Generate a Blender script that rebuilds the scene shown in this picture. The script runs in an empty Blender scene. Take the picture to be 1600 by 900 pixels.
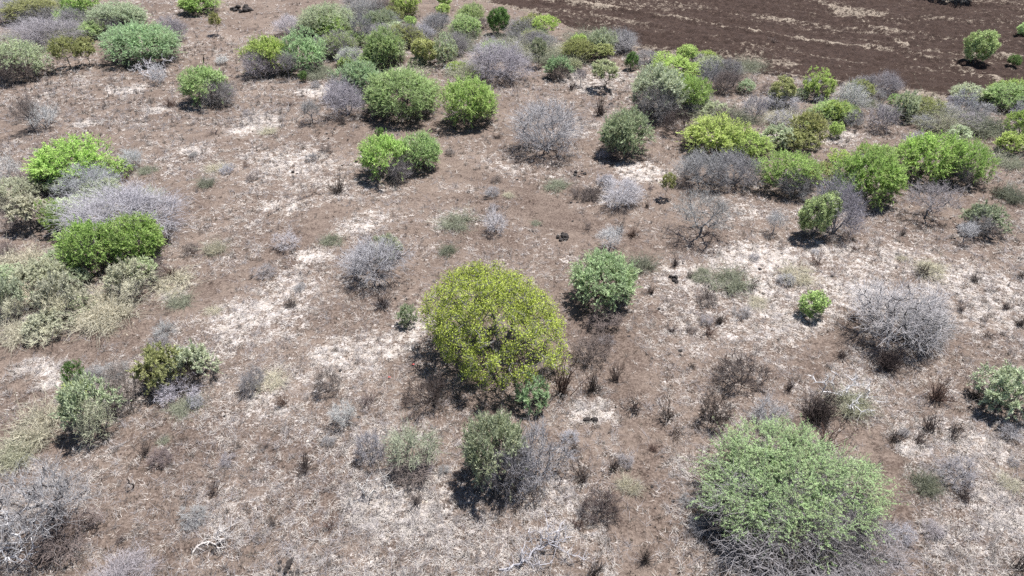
import bpy, math, random
import numpy as np

# ------------------------------------------------------------------ camera, sky, sun, exposure
SC = bpy.context.scene
COL = SC.collection
CAM_H, PITCH, LENS = 18.0, math.radians(36.0), 24.0
cam_d = bpy.data.cameras.new('camera'); cam = bpy.data.objects.new('camera', cam_d); COL.objects.link(cam)
cam_d.lens = LENS; cam_d.sensor_width = 36.0; cam_d.clip_start = 0.1; cam_d.clip_end = 9000.0
cam.location = (0, 0, CAM_H); cam.rotation_euler = (math.pi / 2 - PITCH, 0, 0)
SC.camera = cam

SUN_EL, SUN_AZ = math.radians(69.0), math.radians(47.0)      # azimuth from +Y towards +X
world = bpy.data.worlds.new('World'); SC.world = world; world.use_nodes = True
wn = world.node_tree; wn.nodes.clear()
sky = wn.nodes.new('ShaderNodeTexSky'); sky.sky_type = 'NISHITA'; sky.sun_disc = False
sky.sun_elevation = SUN_EL; sky.sun_rotation = SUN_AZ; sky.altitude = 1100; sky.dust_density = 1.5
bg = wn.nodes.new('ShaderNodeBackground'); bg.inputs['Strength'].default_value = 0.06
wo = wn.nodes.new('ShaderNodeOutputWorld')
wn.links.new(sky.outputs[0], bg.inputs['Color']); wn.links.new(bg.outputs[0], wo.inputs['Surface'])
sl = bpy.data.lights.new('sun', 'SUN'); sun = bpy.data.objects.new('sun', sl); COL.objects.link(sun)
sl.energy = 5.0; sl.angle = math.radians(0.6); sl.color = (1.0, 0.97, 0.94)
sun.rotation_euler = (math.pi / 2 - SUN_EL, 0, -SUN_AZ + math.pi)
sun.location = (20, 30, 60)
SC.view_settings.view_transform = 'Standard'; SC.view_settings.look = 'None'
SC.view_settings.gamma = 1.0; SC.view_settings.use_curve_mapping = False
SC.view_settings.exposure = 1.0
SC.render.engine = 'CYCLES'
SC.cycles.max_bounces = 5; SC.cycles.diffuse_bounces = 3; SC.cycles.transmission_bounces = 3
SC.cycles.use_denoising = False

RNG = np.random.default_rng(20240)

# ------------------------------------------------------------------ photograph geometry (1600 x 900 grid)
FPX = 1600 * LENS / 36.0
FWD = np.array([0, math.cos(PITCH), -math.sin(PITCH)]); UPV = np.array([0, math.sin(PITCH), math.cos(PITCH)])
def ray(px, py):
    d = FWD + np.array([1.0, 0, 0]) * (px - 800) / FPX + UPV * (450 - py) / FPX
    return d
def at(px, py, z=0.0):
    d = ray(px, py); t = (z - CAM_H) / d[2]
    return np.array([d[0] * t, d[1] * t, z]), t          # point, depth along the view axis
def project(P):
    q = P - np.array([0, 0, CAM_H]); dep = q @ FWD
    return 800 + FPX * q[..., 0] / dep, 450 - FPX * (q @ UPV) / dep, dep

def vnoise(x, y, seed=0):
    xi = np.floor(x).astype(np.int64); yi = np.floor(y).astype(np.int64)
    fx = x - xi; fy = y - yi; fx = fx * fx * (3 - 2 * fx); fy = fy * fy * (3 - 2 * fy)
    def h(a, b):
        n = (a * 374761393 + b * 668265263 + seed * 1442695041) & 0x7fffffff
        n = ((n ^ (n >> 13)) * 1274126177) & 0x7fffffff
        return ((n ^ (n >> 16)) & 0xffff) / 65535.0
    return (h(xi, yi) * (1 - fx) + h(xi + 1, yi) * fx) * (1 - fy) + (h(xi, yi + 1) * (1 - fx) + h(xi + 1, yi + 1) * fx) * fy
def fbm(x, y, s, o=4, seed=0):
    v = 0; a = 0.5; t = 0
    for i in range(o):
        v = v + a * vnoise(x * s + 17.3 * i, y * s - 9.1 * i, seed + i); t += a; a *= 0.55; s *= 2.03
    return v / t
def height(x, y):
    x = np.asarray(x, float); y = np.asarray(y, float)
    return 0.16 * np.sin(x * 0.11 + 1.0) * np.cos(y * 0.09) + 0.10 * np.sin(x * 0.23 + y * 0.17)
def seg_dist(x, y, pts):
    best = np.full(np.shape(x), 1e9)
    for (a, b) in zip(pts[:-1], pts[1:]):
        ax, ay = a; bx, by = b; dx, dy = bx - ax, by - ay
        t = np.clip(((x - ax) * dx + (y - ay) * dy) / (dx * dx + dy * dy + 1e-9), 0, 1)
        best = np.minimum(best, np.hypot(x - ax - t * dx, y - ay - t * dy))
    return best
def wpts(pp): return [tuple(at(a, b)[0][:2]) for a, b in pp]
def sstep(a, b, v):
    t = np.clip((v - a) / (b - a), 0, 1); return t * t * (3 - 2 * t)

# ------------------------------------------------------------------ materials
def new_mat(name):
    m = bpy.data.materials.new(name); m.use_nodes = True; nt = m.node_tree; nt.nodes.clear()
    out = nt.nodes.new('ShaderNodeOutputMaterial')
    return m, nt, out
class NB:
    def __init__(s, nt): s.nt = nt
    def n(s, t, **k):
        x = s.nt.nodes.new(t)
        for a, b in k.items(): setattr(x, a, b)
        return x
    def l(s, a, b): s.nt.links.new(a, b)
    def math(s, op, a, b=None, c=None, clamp=False):
        x = s.n('ShaderNodeMath', operation=op); x.use_clamp = clamp
        for i, v in enumerate((a, b, c)):
            if v is None: continue
            if hasattr(v, 'is_linked'): s.l(v, x.inputs[i])
            else: x.inputs[i].default_value = v
        return x.outputs[0]
    def mix(s, f, a, b, mode='MIX'):
        x = s.n('ShaderNodeMix', data_type='RGBA', blend_type=mode)
        for i, v in ((0, f), (6, a), (7, b)):
            if hasattr(v, 'is_linked'): s.l(v, x.inputs[i])
            else: x.inputs[i].default_value = v if i == 0 else (*v, 1)
        return x.outputs[2]
    def attr(s, name):
        x = s.n('ShaderNodeAttribute', attribute_name=name); return x
    def noise(s, vec, scale, detail=5, rough=0.6):
        x = s.n('ShaderNodeTexNoise'); x.inputs['Scale'].default_value = scale
        x.inputs['Detail'].default_value = detail; x.inputs['Roughness'].default_value = rough
        s.l(vec, x.inputs['Vector']); return x.outputs[0]
    def maprange(s, v, a, b, c=0.0, d=1.0, smooth=True):
        x = s.n('ShaderNodeMapRange'); x.interpolation_type = 'SMOOTHSTEP' if smooth else 'LINEAR'
        s.l(v, x.inputs[0])
        for i, k in enumerate((a, b, c, d)): x.inputs[i + 1].default_value = k
        return x.outputs[0]

def mat_foliage(name, trans=0.28, spread=0.9):
    m, nt, out = new_mat(name); b = NB(nt)
    oc = b.n('ShaderNodeObjectInfo').outputs['Color']; t = b.attr('tint').outputs['Fac']
    br = b.math('MULTIPLY_ADD', t, spread, 1 - spread * 0.5)
    c = b.mix(1.0, oc, (1, 1, 1), 'MULTIPLY')
    s = b.n('ShaderNodeVectorMath', operation='SCALE'); b.l(c, s.inputs[0]); b.l(br, s.inputs['Scale'])
    # older leaves lean to a drier, yellower green
    dry = b.mix(b.maprange(b.attr('hue').outputs['Fac'], 0.55, 1.0, 0, 0.45), s.outputs[0], (0.28, 0.25, 0.14))
    d = b.n('ShaderNodeBsdfDiffuse'); tr = b.n('ShaderNodeBsdfTranslucent'); mx = b.n('ShaderNodeMixShader')
    b.l(dry, d.inputs[0]); b.l(dry, tr.inputs[0]); mx.inputs[0].default_value = trans
    b.l(d.outputs[0], mx.inputs[1]); b.l(tr.outputs[0], mx.inputs[2]); b.l(mx.outputs[0], out.inputs[0])
    return m
def mat_bark(name):
    m, nt, out = new_mat(name); b = NB(nt)
    oc = b.n('ShaderNodeObjectInfo').outputs['Color']; t = b.attr('tint').outputs['Fac']
    tc = b.n('ShaderNodeTexCoord').outputs['Object']
    nz = b.noise(tc, 9.0, 4)
    br = b.math('ADD', b.math('MULTIPLY', t, 0.9), b.math('MULTIPLY', nz, 0.9)); br = b.math('ADD', br, 0.12)
    s = b.n('ShaderNodeVectorMath', operation='SCALE'); b.l(oc, s.inputs[0]); b.l(br, s.inputs['Scale'])
    p = b.n('ShaderNodeBsdfPrincipled'); p.inputs['Roughness'].default_value = 0.85
    p.inputs['Specular IOR Level'].default_value = 0.2
    b.l(s.outputs[0], p.inputs['Base Color']); b.l(p.outputs[0], out.inputs[0])
    return m
M_LEAF = mat_foliage('leaf'); M_STRAW = mat_foliage('straw', 0.25, 0.8); M_BARK = mat_bark('bark')

def mat_stone():
    m, nt, out = new_mat('stone'); b = NB(nt)
    oc = b.n('ShaderNodeObjectInfo').outputs['Color']; tc = b.n('ShaderNodeTexCoord').outputs['Object']
    nz = b.noise(tc, 14.0, 6, 0.7)
    s = b.n('ShaderNodeVectorMath', operation='SCALE'); b.l(oc, s.inputs[0]); b.l(b.math('MULTIPLY_ADD', nz, 1.6, 0.2), s.inputs['Scale'])
    bp = b.n('ShaderNodeBump'); bp.inputs['Strength'].default_value = 0.7; bp.inputs['Distance'].default_value = 0.04; b.l(nz, bp.inputs['Height'])
    p = b.n('ShaderNodeBsdfPrincipled'); p.inputs['Roughness'].default_value = 0.9
    b.l(s.outputs[0], p.inputs['Base Color']); b.l(bp.outputs[0], p.inputs['Normal']); b.l(p.outputs[0], out.inputs[0])
    return m
M_STONE = mat_stone()

def mat_ground(field=False):
    m, nt, out = new_mat('ploughed_soil' if field else 'dry_soil'); b = NB(nt)
    g = b.n('ShaderNodeNewGeometry').outputs['Position']
    pale = b.attr('pale').outputs['Fac']; dark = b.attr('dark').outputs['Fac']
    big = b.noise(g, 0.35, 5, 0.6); mid = b.noise(g, 2.6, 6, 0.68); fin = b.noise(g, 11.0, 4, 0.72); vfin = b.noise(g, 34.0, 3, 0.7)
    if field:
        soil = b.mix(b.maprange(mid, 0.3, 0.7), (0.026, 0.0165, 0.0135), (0.078, 0.052, 0.043))
        straw = (0.34, 0.29, 0.235); k1, k2 = 0.86, 1.16
    else:
        soil = b.mix(b.maprange(big, 0.3, 0.7), (0.120, 0.091, 0.074), (0.195, 0.153, 0.126))
        soil = b.mix(b.maprange(mid, 0.42, 0.66, 0, 0.85), soil, (0.072, 0.052, 0.043))
        straw = (0.54, 0.50, 0.475); k1, k2 = 0.88, 1.14
    soil = b.mix(b.math('MULTIPLY', dark, 0.75, clamp=True), soil, (0.055, 0.036, 0.029))
    soil = b.mix(b.maprange(fin, 0.42, 0.62, 0.0, 0.5), soil, (0.275, 0.218, 0.184) if not field else (0.085, 0.060, 0.050))
    soil = b.mix(b.maprange(b.noise(g, 7.0, 5, .75), 0.56, 0.66, 0.0, 0.7), soil, (0.060, 0.042, 0.035) if not field else (.018, .012, .011))
    soil = b.mix(b.maprange(vfin, 0.58, 0.68, 0.0, 0.6), soil, (0.045, 0.031, 0.026))
    v = b.math('ADD', pale, b.math('MULTIPLY', b.math('SUBTRACT', mid, 0.5), 1.9))
    v = b.math('ADD', v, b.math('MULTIPLY', b.math('SUBTRACT', fin, 0.5), 1.5))
    v = b.math('ADD', v, b.math('MULTIPLY', b.math('SUBTRACT', vfin, 0.5), 0.9))
    v = b.math('ADD', v, 0.42)
    pm = b.maprange(v, k1, k2)
    stc = b.mix(b.maprange(b.noise(g, 5.0, 2), 0.35, 0.65), straw, (0.36, 0.30, 0.24) if field else (0.42, 0.37, 0.325))
    c = b.mix(b.math('MULTIPLY', pm, 0.92), soil, stc)
    # scattered dark droppings and pebbles
    vo = b.n('ShaderNodeTexVoronoi'); vo.inputs['Scale'].default_value = 3.2; b.l(g, vo.inputs['Vector'])
    dn = b.math('ADD', vo.outputs['Distance'], b.math('MULTIPLY', vfin, 0.10))
    sp = b.n('ShaderNodeSeparateColor'); b.l(vo.outputs['Color'], sp.inputs[0])
    keep = b.maprange(sp.outputs[0], 0.55, 0.57)
    rad = b.math('MULTIPLY_ADD', sp.outputs[1], 0.13, 0.06)
    spot = b.math('MULTIPLY', b.math('LESS_THAN', dn, rad), keep)
    c = b.mix(b.math('MULTIPLY', spot, 0.85), c, (0.045, 0.032, 0.028))
    p = b.n('ShaderNodeBsdfPrincipled'); p.inputs['Roughness'].default_value = 0.95; p.inputs['Specular IOR Level'].default_value = 0.1
    hgt = b.math('ADD', b.math('MULTIPLY', fin, 0.8), b.math('ADD', b.math('MULTIPLY', vfin, 0.5), b.math('MULTIPLY', mid, 0.7)))
    bp = b.n('ShaderNodeBump'); bp.inputs['Strength'].default_value = 0.85; bp.inputs['Distance'].default_value = 0.22 if field else 0.09
    b.l(hgt, bp.inputs['Height'])
    b.l(c, p.inputs['Base Color']); b.l(bp.outputs[0], p.inputs['Normal']); b.l(p.outputs[0], out.inputs[0])
    return m
M_GROUND = mat_ground(); M_FIELD = mat_ground(True)

# ------------------------------------------------------------------ mesh helpers
def mk_mesh(name, V, F, mat, smooth=False, **attrs):
    V = np.ascontiguousarray(V, np.float32); F = np.ascontiguousarray(F, np.int32)
    me = bpy.data.meshes.new(name)
    me.vertices.add(len(V)); me.vertices.foreach_set('co', V.ravel())
    n, k = F.shape
    me.loops.add(n * k); me.loops.foreach_set('vertex_index', F.ravel())
    me.polygons.add(n); me.polygons.foreach_set('loop_start', np.arange(0, n * k, k, dtype=np.int32))
    for a, v in attrs.items():
        at_ = me.attributes.new(a, 'FLOAT', 'POINT'); at_.data.foreach_set('value', np.ascontiguousarray(v, np.float32))
    me.materials.append(mat)
    if smooth: me.polygons.foreach_set('use_smooth', np.ones(n, bool))
    me.update(calc_edges=True)
    return me
def unit(v): return v / (np.linalg.norm(v, axis=-1, keepdims=True) + 1e-9)
class Bag:
    def __init__(s): s.V = []; s.F = []; s.T = []; s.H = []; s.n = 0
    def add(s, V, F, T, H=None):
        s.V.append(V); s.F.append(F + s.n); s.T.append(T); s.H.append(H if H is not None else np.full(len(V), 0.3)); s.n += len(V)
    def mesh(s, name, mat, smooth=False):
        return mk_mesh(name, np.concatenate(s.V), np.concatenate(s.F), mat, smooth, tint=np.concatenate(s.T), hue=np.concatenate(s.H))
def tubes(bag, P, R, sides, tint, rng):
    N, K, _ = P.shape
    T = unit(np.gradient(P, axis=1)); ref = unit(rng.normal(size=(N, 1, 3)))
    U = unit(np.cross(T, ref)); W = np.cross(T, U)
    a = np.arange(sides) * 2 * math.pi / sides
    V = P[:, :, None, :] + R[:, :, None, None] * (np.cos(a)[None, None, :, None] * U[:, :, None, :] + np.sin(a)[None, None, :, None] * W[:, :, None, :])
    idx = np.arange(N * K * sides).reshape(N, K, sides); nx = np.roll(idx, -1, axis=2)
    F = np.stack([idx[:, :-1], nx[:, :-1], nx[:, 1:], idx[:, 1:]], -1).reshape(-1, 4)
    bag.add(V.reshape(-1, 3), F, np.repeat(tint, K * sides))
def blades(bag, B, D, L, Wd, tint, rng, hue=None, face=0.0):
    N = len(B); D = unit(D); S = unit(np.cross(D, unit(rng.normal(size=(N, 3)) + face * np.array([0, 0, 1.0]))))
    V = np.stack([B + S * (Wd * .5)[:, None], B - S * (Wd * .5)[:, None], B + D * L[:, None]], 1)
    bag.add(V.reshape(-1, 3), np.arange(N * 3).reshape(N, 3), np.repeat(tint, 3), None if hue is None else np.repeat(hue, 3))
def curve(S, D, L, bend, K, rng, jit=0.0):
    t = np.linspace(0, 1, K)[None, :, None]
    P = S[:, None] + D[:, None] * L[:, None, None] * t + bend[:, None] * L[:, None, None] * t * t
    if jit:
        j = rng.normal(size=P.shape) * jit * L[:, None, None]; j[:, 0] = 0; P = P + j
    return P
def grow(rng, targets, stems, step, r_tip, gam=2.2, wig=0.12, r_max=None):
    """limbs that reach every target from a few stems; returns edge ends and radii"""
    pos = [np.array([0, 0, -0.12])]; par = [-1]; plen = [0.0]
    for s in stems:
        prev = 0; n = max(2, int(np.linalg.norm(s) / step)); off = rng.normal(size=3) * 0.06
        for i in range(1, n + 1):
            f = i / n; p = s * f + off * math.sin(f * 3.14) + rng.normal(size=3) * wig * step * 0.6
            pos.append(p); par.append(prev); plen.append(plen[prev] + step); prev = len(pos) - 1
    order = np.argsort(np.linalg.norm(targets, axis=1))
    for ti in order:
        t = targets[ti]; A = np.array(pos); pl = np.array(plen)
        d = np.linalg.norm(A - t, axis=1); cost = d + 0.30 * pl + np.where(A[:, 2] > t[2] + .15, 0.5, 0)
        j = int(np.argmin(cost)); n = max(1, int(d[j] / step)); prev = j; a = A[j]; sag = rng.normal(size=3) * d[j] * 0.10
        for i in range(1, n + 1):
            f = i / n; p = a + (t - a) * f + sag * math.sin(f * 3.14) + (rng.normal(size=3) * wig * step if i < n else 0)
            pos.append(p); par.append(prev); plen.append(plen[prev] + step); prev = len(pos) - 1
    pos = np.array(pos); par = np.array(par); acc = np.zeros(len(pos))
    for i in range(len(pos) - 1, 0, -1):
        if acc[i] == 0: acc[i] = r_tip ** gam
        acc[par[i]] += acc[i]
    r = acc ** (1 / gam)
    if r_max: r = np.minimum(r, r_max)
    return pos, par, r
def skel_mesh(bag, pos, par, r, sides, rng):
    i = np.arange(1, len(pos)); p = par[1:]
    P = np.stack([pos[p], pos[i]], 1); R = np.stack([np.minimum(r[p], r[i] * 1.25), r[i]], 1)
    tubes(bag, P, R, sides, 0.35 + 0.3 * rng.random(len(i)), rng)

def dome_points(rng, n, R, a, zc, zlo=-0.55, inner=0.28, lobes=6, amp=0.22, taper=.38):
    i = np.arange(n); z = np.clip(zlo + (1 - zlo) * (i + .5 + rng.normal(size=n) * 2.0) / n, zlo, 1); ph = i * 2.39996 + rng.normal(size=n) * .22
    keep = rng.random(n) < np.where(z < 0, 0.75, 1.0); z = z[keep]; ph = ph[keep]; n = len(z); q = np.sqrt(1 - z * z)
    d = np.stack([q * np.cos(ph), q * np.sin(ph), z], 1)
    rad = np.ones(n)
    lz = unit(np.stack([rng.normal(size=lobes), rng.normal(size=lobes), rng.uniform(-.1, 1.0, lobes)], 1))
    for u in lz: rad += amp * rng.uniform(-1, 1) * np.exp(6 * (d @ u - 1))
    l2 = unit(np.stack([rng.normal(size=18), rng.normal(size=18), rng.uniform(-.3, 1.0, 18)], 1))
    for u in l2: rad += .17 * rng.uniform(-1, 1) * np.exp(18 * (d @ u - 1))
    gap = np.zeros(n)
    for u in l2[:3]: gap = np.maximum(gap, np.exp(30 * (d @ u - 1)))
    ok = rng.random(n) > gap * .9; d, rad = d[ok], rad[ok]; n = len(rad)
    sh = rng.normal(size=2) * .13                                                     # lopsided growth
    rr = rad * np.where(rng.random(n) < inner, rng.uniform(0.40, .75, n), rng.uniform(0.78, 0.95, n))
    P = d * rr[:, None] * np.array([R, R, a]); P[:, :2] *= 1 + taper * np.minimum(P[:, 2:3] / a, 0); P[:, :2] += P[:, 2:3] * sh; P[:, 2] += zc
    P[:, 2] = np.maximum(P[:, 2], 0.05 * R + .07 * R * rng.random(len(P)))
    return P, d

# ------------------------------------------------------------------ plant prototypes; each returns parts [(name, mesh, colour_slot)], R, a, k
def stems_for(rng, n, R, zc, lean=0.45):
    out = []
    for i in range(n):
        an = i * 2.4 + rng.uniform(-.4, .4); l = rng.uniform(.25, 1) * lean * R
        out.append(np.array([math.cos(an) * l, math.sin(an) * l, zc * rng.uniform(.55, .9)]))
    return out
def green(seed, R, asp=0.78, k=0.68, nt=150, per=14, leaves=14, lw=(.10, .034), single=False, droop=0.05, fill=1.0, amp=0.22, bald=None):
    rng = np.random.default_rng(seed); a = asp * R; zc = k * a
    T, d = dome_points(rng, nt, R, a, zc, amp=amp)
    st = [np.array([rng.normal() * .05, rng.normal() * .05, zc * .55])] if single else stems_for(rng, 5, R, zc)
    pos, par, r = grow(rng, T, st, 0.30 * max(.5, R / 3), 0.007 + 0.002 * R, r_max=0.05 * R)
    tr = Bag(); skel_mesh(tr, pos, par, r, 4, rng)
    n = len(T) * per; src = np.repeat(np.arange(len(T)), per)
    out = unit((T - np.array([0, 0, zc * .55])) / np.array([R, R, a]))
    D = unit(out[src] * 0.75 + rng.normal(size=(n, 3)) * 0.60 + np.array([0, 0, .15]))
    L = rng.uniform(.09, .22, n) * R * fill * np.where(rng.random(n) < .12, 1.6, 1.0)
    S = T[src] + rng.normal(size=(n, 3)) * 0.045 * R
    bend = np.array([0, 0, -droop])[None] + rng.normal(size=(n, 3)) * .16
    P = curve(S, D, L, bend, 2, rng)
    P[:, :, 2] = np.maximum(P[:, :, 2], 0.05)
    tw = Bag(); tubes(tw, P, np.array([[.009, .004]]) * np.ones((n, 1)) * (0.6 + R * .15), 3, 0.3 + 0.5 * rng.random(n), rng)
    # bare twigs hanging in the lower skirt
    m = int(n * .35); i2 = rng.choice(np.where(T[:, 2] < zc * 1.05)[0], m)
    D2 = unit(out[i2] * np.array([1, 1, .3]) + rng.normal(size=(m, 3)) * .7); L2 = rng.uniform(.15, .34, m) * R
    P2 = curve(T[i2] * np.array([.9, .9, .85]), D2, L2, rng.normal(size=(m, 3)) * .3 + np.array([0, 0, -.15]), 4, rng, .04); P2[:, :, 2] = np.maximum(P2[:, :, 2], .03)
    tubes(tw, P2, np.array([[.010, .008, .006, .002]]) * np.ones((m, 1)) * (0.6 + R * .15), 3, 0.3 + 0.6 * rng.random(m), rng)
    # leaves along the twigs
    lt = np.arange(n); zz = T[:, 2][src] / zc                                  # the shaded skirt has lost most of its leaves
    if not single: lt = lt[rng.random(n) < np.clip((zz - .25) / .75, .12, 1)]
    if bald is not None:          # one side of the shrub has dropped its leaves
        sc_ = -T[:, 1] / R - .75 * (T[:, 2] - zc) / a + rng.normal(size=len(T)) * .12
        lt = lt[(sc_[src][lt] < bald) | (rng.random(len(lt)) < .06)]
    cr = Bag(); q = len(lt) * leaves; ti = np.repeat(lt, leaves); t = rng.uniform(.12, 1.05, q)[:, None]
    B = S[ti] + D[ti] * L[ti][:, None] * t + bend[ti] * L[ti][:, None] * t * t + rng.normal(size=(q, 3)) * .006 * R
    B[:, 2] = np.maximum(B[:, 2], .04)
    DD = unit(D[ti] + rng.normal(size=(q, 3)) * .6 + np.array([0, 0, .1]))
    twt = rng.random(n); clump = rng.random(len(T))
    tint = np.clip(.25 * clump[src][ti] + .35 * twt[ti] + .4 * rng.random(q), 0, 1)
    hue = .55 * rng.random(n)[ti] + .5 * clump[src][ti]
    dep_ = np.linalg.norm((T - np.array([0, 0, zc])) / np.array([R, R, a]), axis=1)
    big_ = np.where(dep_[src][ti] < .76, 1.7, 1.0)       # inner leaves enlarged as opaque fill, added to block sun and darken the crown
    blades(cr, B, DD, rng.uniform(.7, 1.3, q) * lw[0] * big_, rng.uniform(.7, 1.3, q) * lw[1] * big_, tint, rng, hue, face=1.3)
    nm = 'crown'
    return dict(parts=[('trunk', tr.mesh('trunk', M_BARK), 1), ('twigs', tw.mesh('twigs', M_BARK), 1), (nm, cr.mesh('crown', M_LEAF), 0)], R=R, a=a, k=k)
def leafy(seed, R, asp=0.9, k=0.95, nt=60, per=60, lw=(.12, .075), single=False, clr=.2, amp=.3, zlo=-.75, taper=.38, twn=3):
    rng = np.random.default_rng(seed); a = asp * R; zc = k * a
    T, d = dome_points(rng, nt, R * .92, a * .92, zc, zlo=zlo, inner=.2, amp=amp, taper=taper)
    st = [np.array([rng.normal() * .05, rng.normal() * .05, zc * .5])] if single else stems_for(rng, 4, R, zc, .3)
    pos, par, r = grow(rng, T, st, .28 * max(.4, R / 3), .006 + .002 * R, r_max=.03 * R)
    tr = Bag(); skel_mesh(tr, pos, par, r, 5, rng)
    n = len(T) * per; src = np.repeat(np.arange(len(T)), per)
    off = unit(rng.normal(size=(n, 3))) * (rng.random(n) ** .5)[:, None] * clr * R
    B = T[src] + off; B[:, 2] = np.maximum(B[:, 2], .05)
    m = n // twn; P = curve(T[src[:m * twn:twn]], unit(off[:m * twn:twn]), np.linalg.norm(off[:m * twn:twn], axis=1), rng.normal(size=(m, 3)) * .15, 3, rng)
    tubes(tr, P, np.array([[.009, .007, .004]]) * np.ones((m, 1)) * (.6 + R * .15), 3, .3 + .5 * rng.random(m), rng)
    cr = Bag(); clump = rng.random(len(T))
    blades(cr, B, unit(rng.normal(size=(n, 3)) + np.array([0, 0, .4])), rng.uniform(.7, 1.3, n) * lw[0], rng.uniform(.7, 1.3, n) * lw[1],
           np.clip(.4 * clump[src] + .6 * rng.random(n), 0, 1), rng, .4 * rng.random(n) + .4 * clump[src], face=1.2)
    return dict(parts=[('trunk', tr.mesh('trunk', M_BARK), 1), ('crown', cr.mesh('crown', M_LEAF), 0)], R=R, a=a, k=k)
def bare(seed, R, asp=.78, k=.68, nt=120, per=18, single=False, fork=2, inner=.2, tw_r=1.0, zlo=-.45, amp=.2, wig=.12, lean=.45, tipr=1.0):
    rng = np.random.default_rng(seed); a = asp * R; zc = k * a
    T, d = dome_points(rng, nt, R * .93, a * .93, zc, zlo=zlo, inner=inner, amp=amp)
    st = [np.array([rng.normal() * .08, rng.normal() * .08, zc * .5])] if single else stems_for(rng, 6, R, zc, lean)
    pos, par, r = grow(rng, T, st, .26 * max(.5, R / 3), (.007 + .002 * R) * tipr, r_max=.045 * R, wig=wig)
    tr = Bag(); skel_mesh(tr, pos, par, r, 4, rng)
    n = len(T) * per; src = np.repeat(np.arange(len(T)), per)
    out = unit((T - np.array([0, 0, zc * .35])) / np.array([R, R, a]))
    D = unit(out[src] * .8 + rng.normal(size=(n, 3)) * .48); L = rng.uniform(.14, .40, n) * R
    S = T[src] - out[src] * (rng.random(n) * .26 * R)[:, None] + rng.normal(size=(n, 3)) * .06 * R; bend = rng.normal(size=(n, 3)) * .20
    P = curve(S, D, L, bend, 4, rng, .03); P[:, :, 2] = np.maximum(P[:, :, 2], .03)
    w = (.6 + R * .15) * tw_r
    tw = Bag(); tubes(tw, P, np.array([[.0085, .007, .0055, .003]]) * np.ones((n, 1)) * w, 3, .25 + .6 * rng.random(n), rng)
    if fork:
        m = n * fork; fi = np.repeat(np.arange(n), fork); t = rng.uniform(.25, .85, m)[:, None]
        S2 = S[fi] + D[fi] * L[fi][:, None] * t + bend[fi] * L[fi][:, None] * t * t
        P2 = curve(S2, unit(D[fi] + rng.normal(size=(m, 3)) * .8), L[fi] * rng.uniform(.35, .75, m), rng.normal(size=(m, 3)) * .2, 2, rng); P2[:, :, 2] = np.maximum(P2[:, :, 2], .03)
        tubes(tw, P2, np.array([[.0065, .003]]) * np.ones((m, 1)) * w, 3, .25 + .7 * rng.random(m), rng)
    return dict(parts=[('trunk', tr.mesh('trunk', M_BARK), 1), ('twigs', tw.mesh('twigs', M_BARK), 0)], R=R, a=a, k=k)
def straw(seed, R, asp=.6, k=.8, N=700, leaves=7):
    rng = np.random.default_rng(seed); a = asp * R; zc = k * a; H = zc + a
    ph = rng.uniform(0, 6.283, N); rr = np.sqrt(rng.random(N)) * .55 * R
    nc = 14; ca = rng.uniform(0, 6.283, nc); cr_ = np.sqrt(rng.random(nc)) * .78 * R; ci = rng.integers(0, nc, N); ch = rng.uniform(.35, 1.1, nc)
    S = np.stack([np.cos(ca[ci]) * cr_[ci] + rng.normal(size=N) * .10 * R, np.sin(ca[ci]) * cr_[ci] + rng.normal(size=N) * .10 * R, np.full(N, .0)], 1)
    D = unit(np.stack([S[:, 0] * .5 / R + rng.normal(size=N) * .75, S[:, 1] * .5 / R + rng.normal(size=N) * .75, np.full(N, 1.0)], 1))
    L = rng.uniform(.5, 1.1, N) * H * ch[ci]
    bend = np.stack([D[:, 0] * .4 + rng.normal(size=N) * .45, D[:, 1] * .4 + rng.normal(size=N) * .45, -rng.uniform(.0, .7, N)], 1)
    P = curve(S, D, L, bend, 5, rng, .07); P[:, 1:, 2] = np.maximum(P[:, 1:, 2], .03)
    w = .6 + R * .2
    st = Bag(); tubes(st, P, np.array([[.010, .009, .008, .006, .003]]) * np.ones((N, 1)) * w, 3, .2 + .7 * rng.random(N), rng)
    q = N * leaves; ti = np.repeat(np.arange(N), leaves); t = rng.uniform(.25, 1.0, q)[:, None]
    B = S[ti] + D[ti] * L[ti][:, None] * t + bend[ti] * L[ti][:, None] * t * t; B[:, 2] = np.maximum(B[:, 2], .03)
    fo = Bag(); B = B + rng.normal(size=B.shape) * .03 * R; B[:, 2] = np.maximum(B[:, 2], .03); blades(fo, B, unit(D[ti] * .5 + rng.normal(size=(q, 3)) * .8), rng.uniform(.06, .17, q) * w, rng.uniform(.012, .026, q) * w, .2 + .8 * rng.random(q), rng, rng.random(q))
    return dict(parts=[('stems', st.mesh('stems', M_BARK), 1), ('dry_leaves', fo.mesh('dry_leaves', M_STRAW), 0)], R=R, a=a, k=k)
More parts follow.
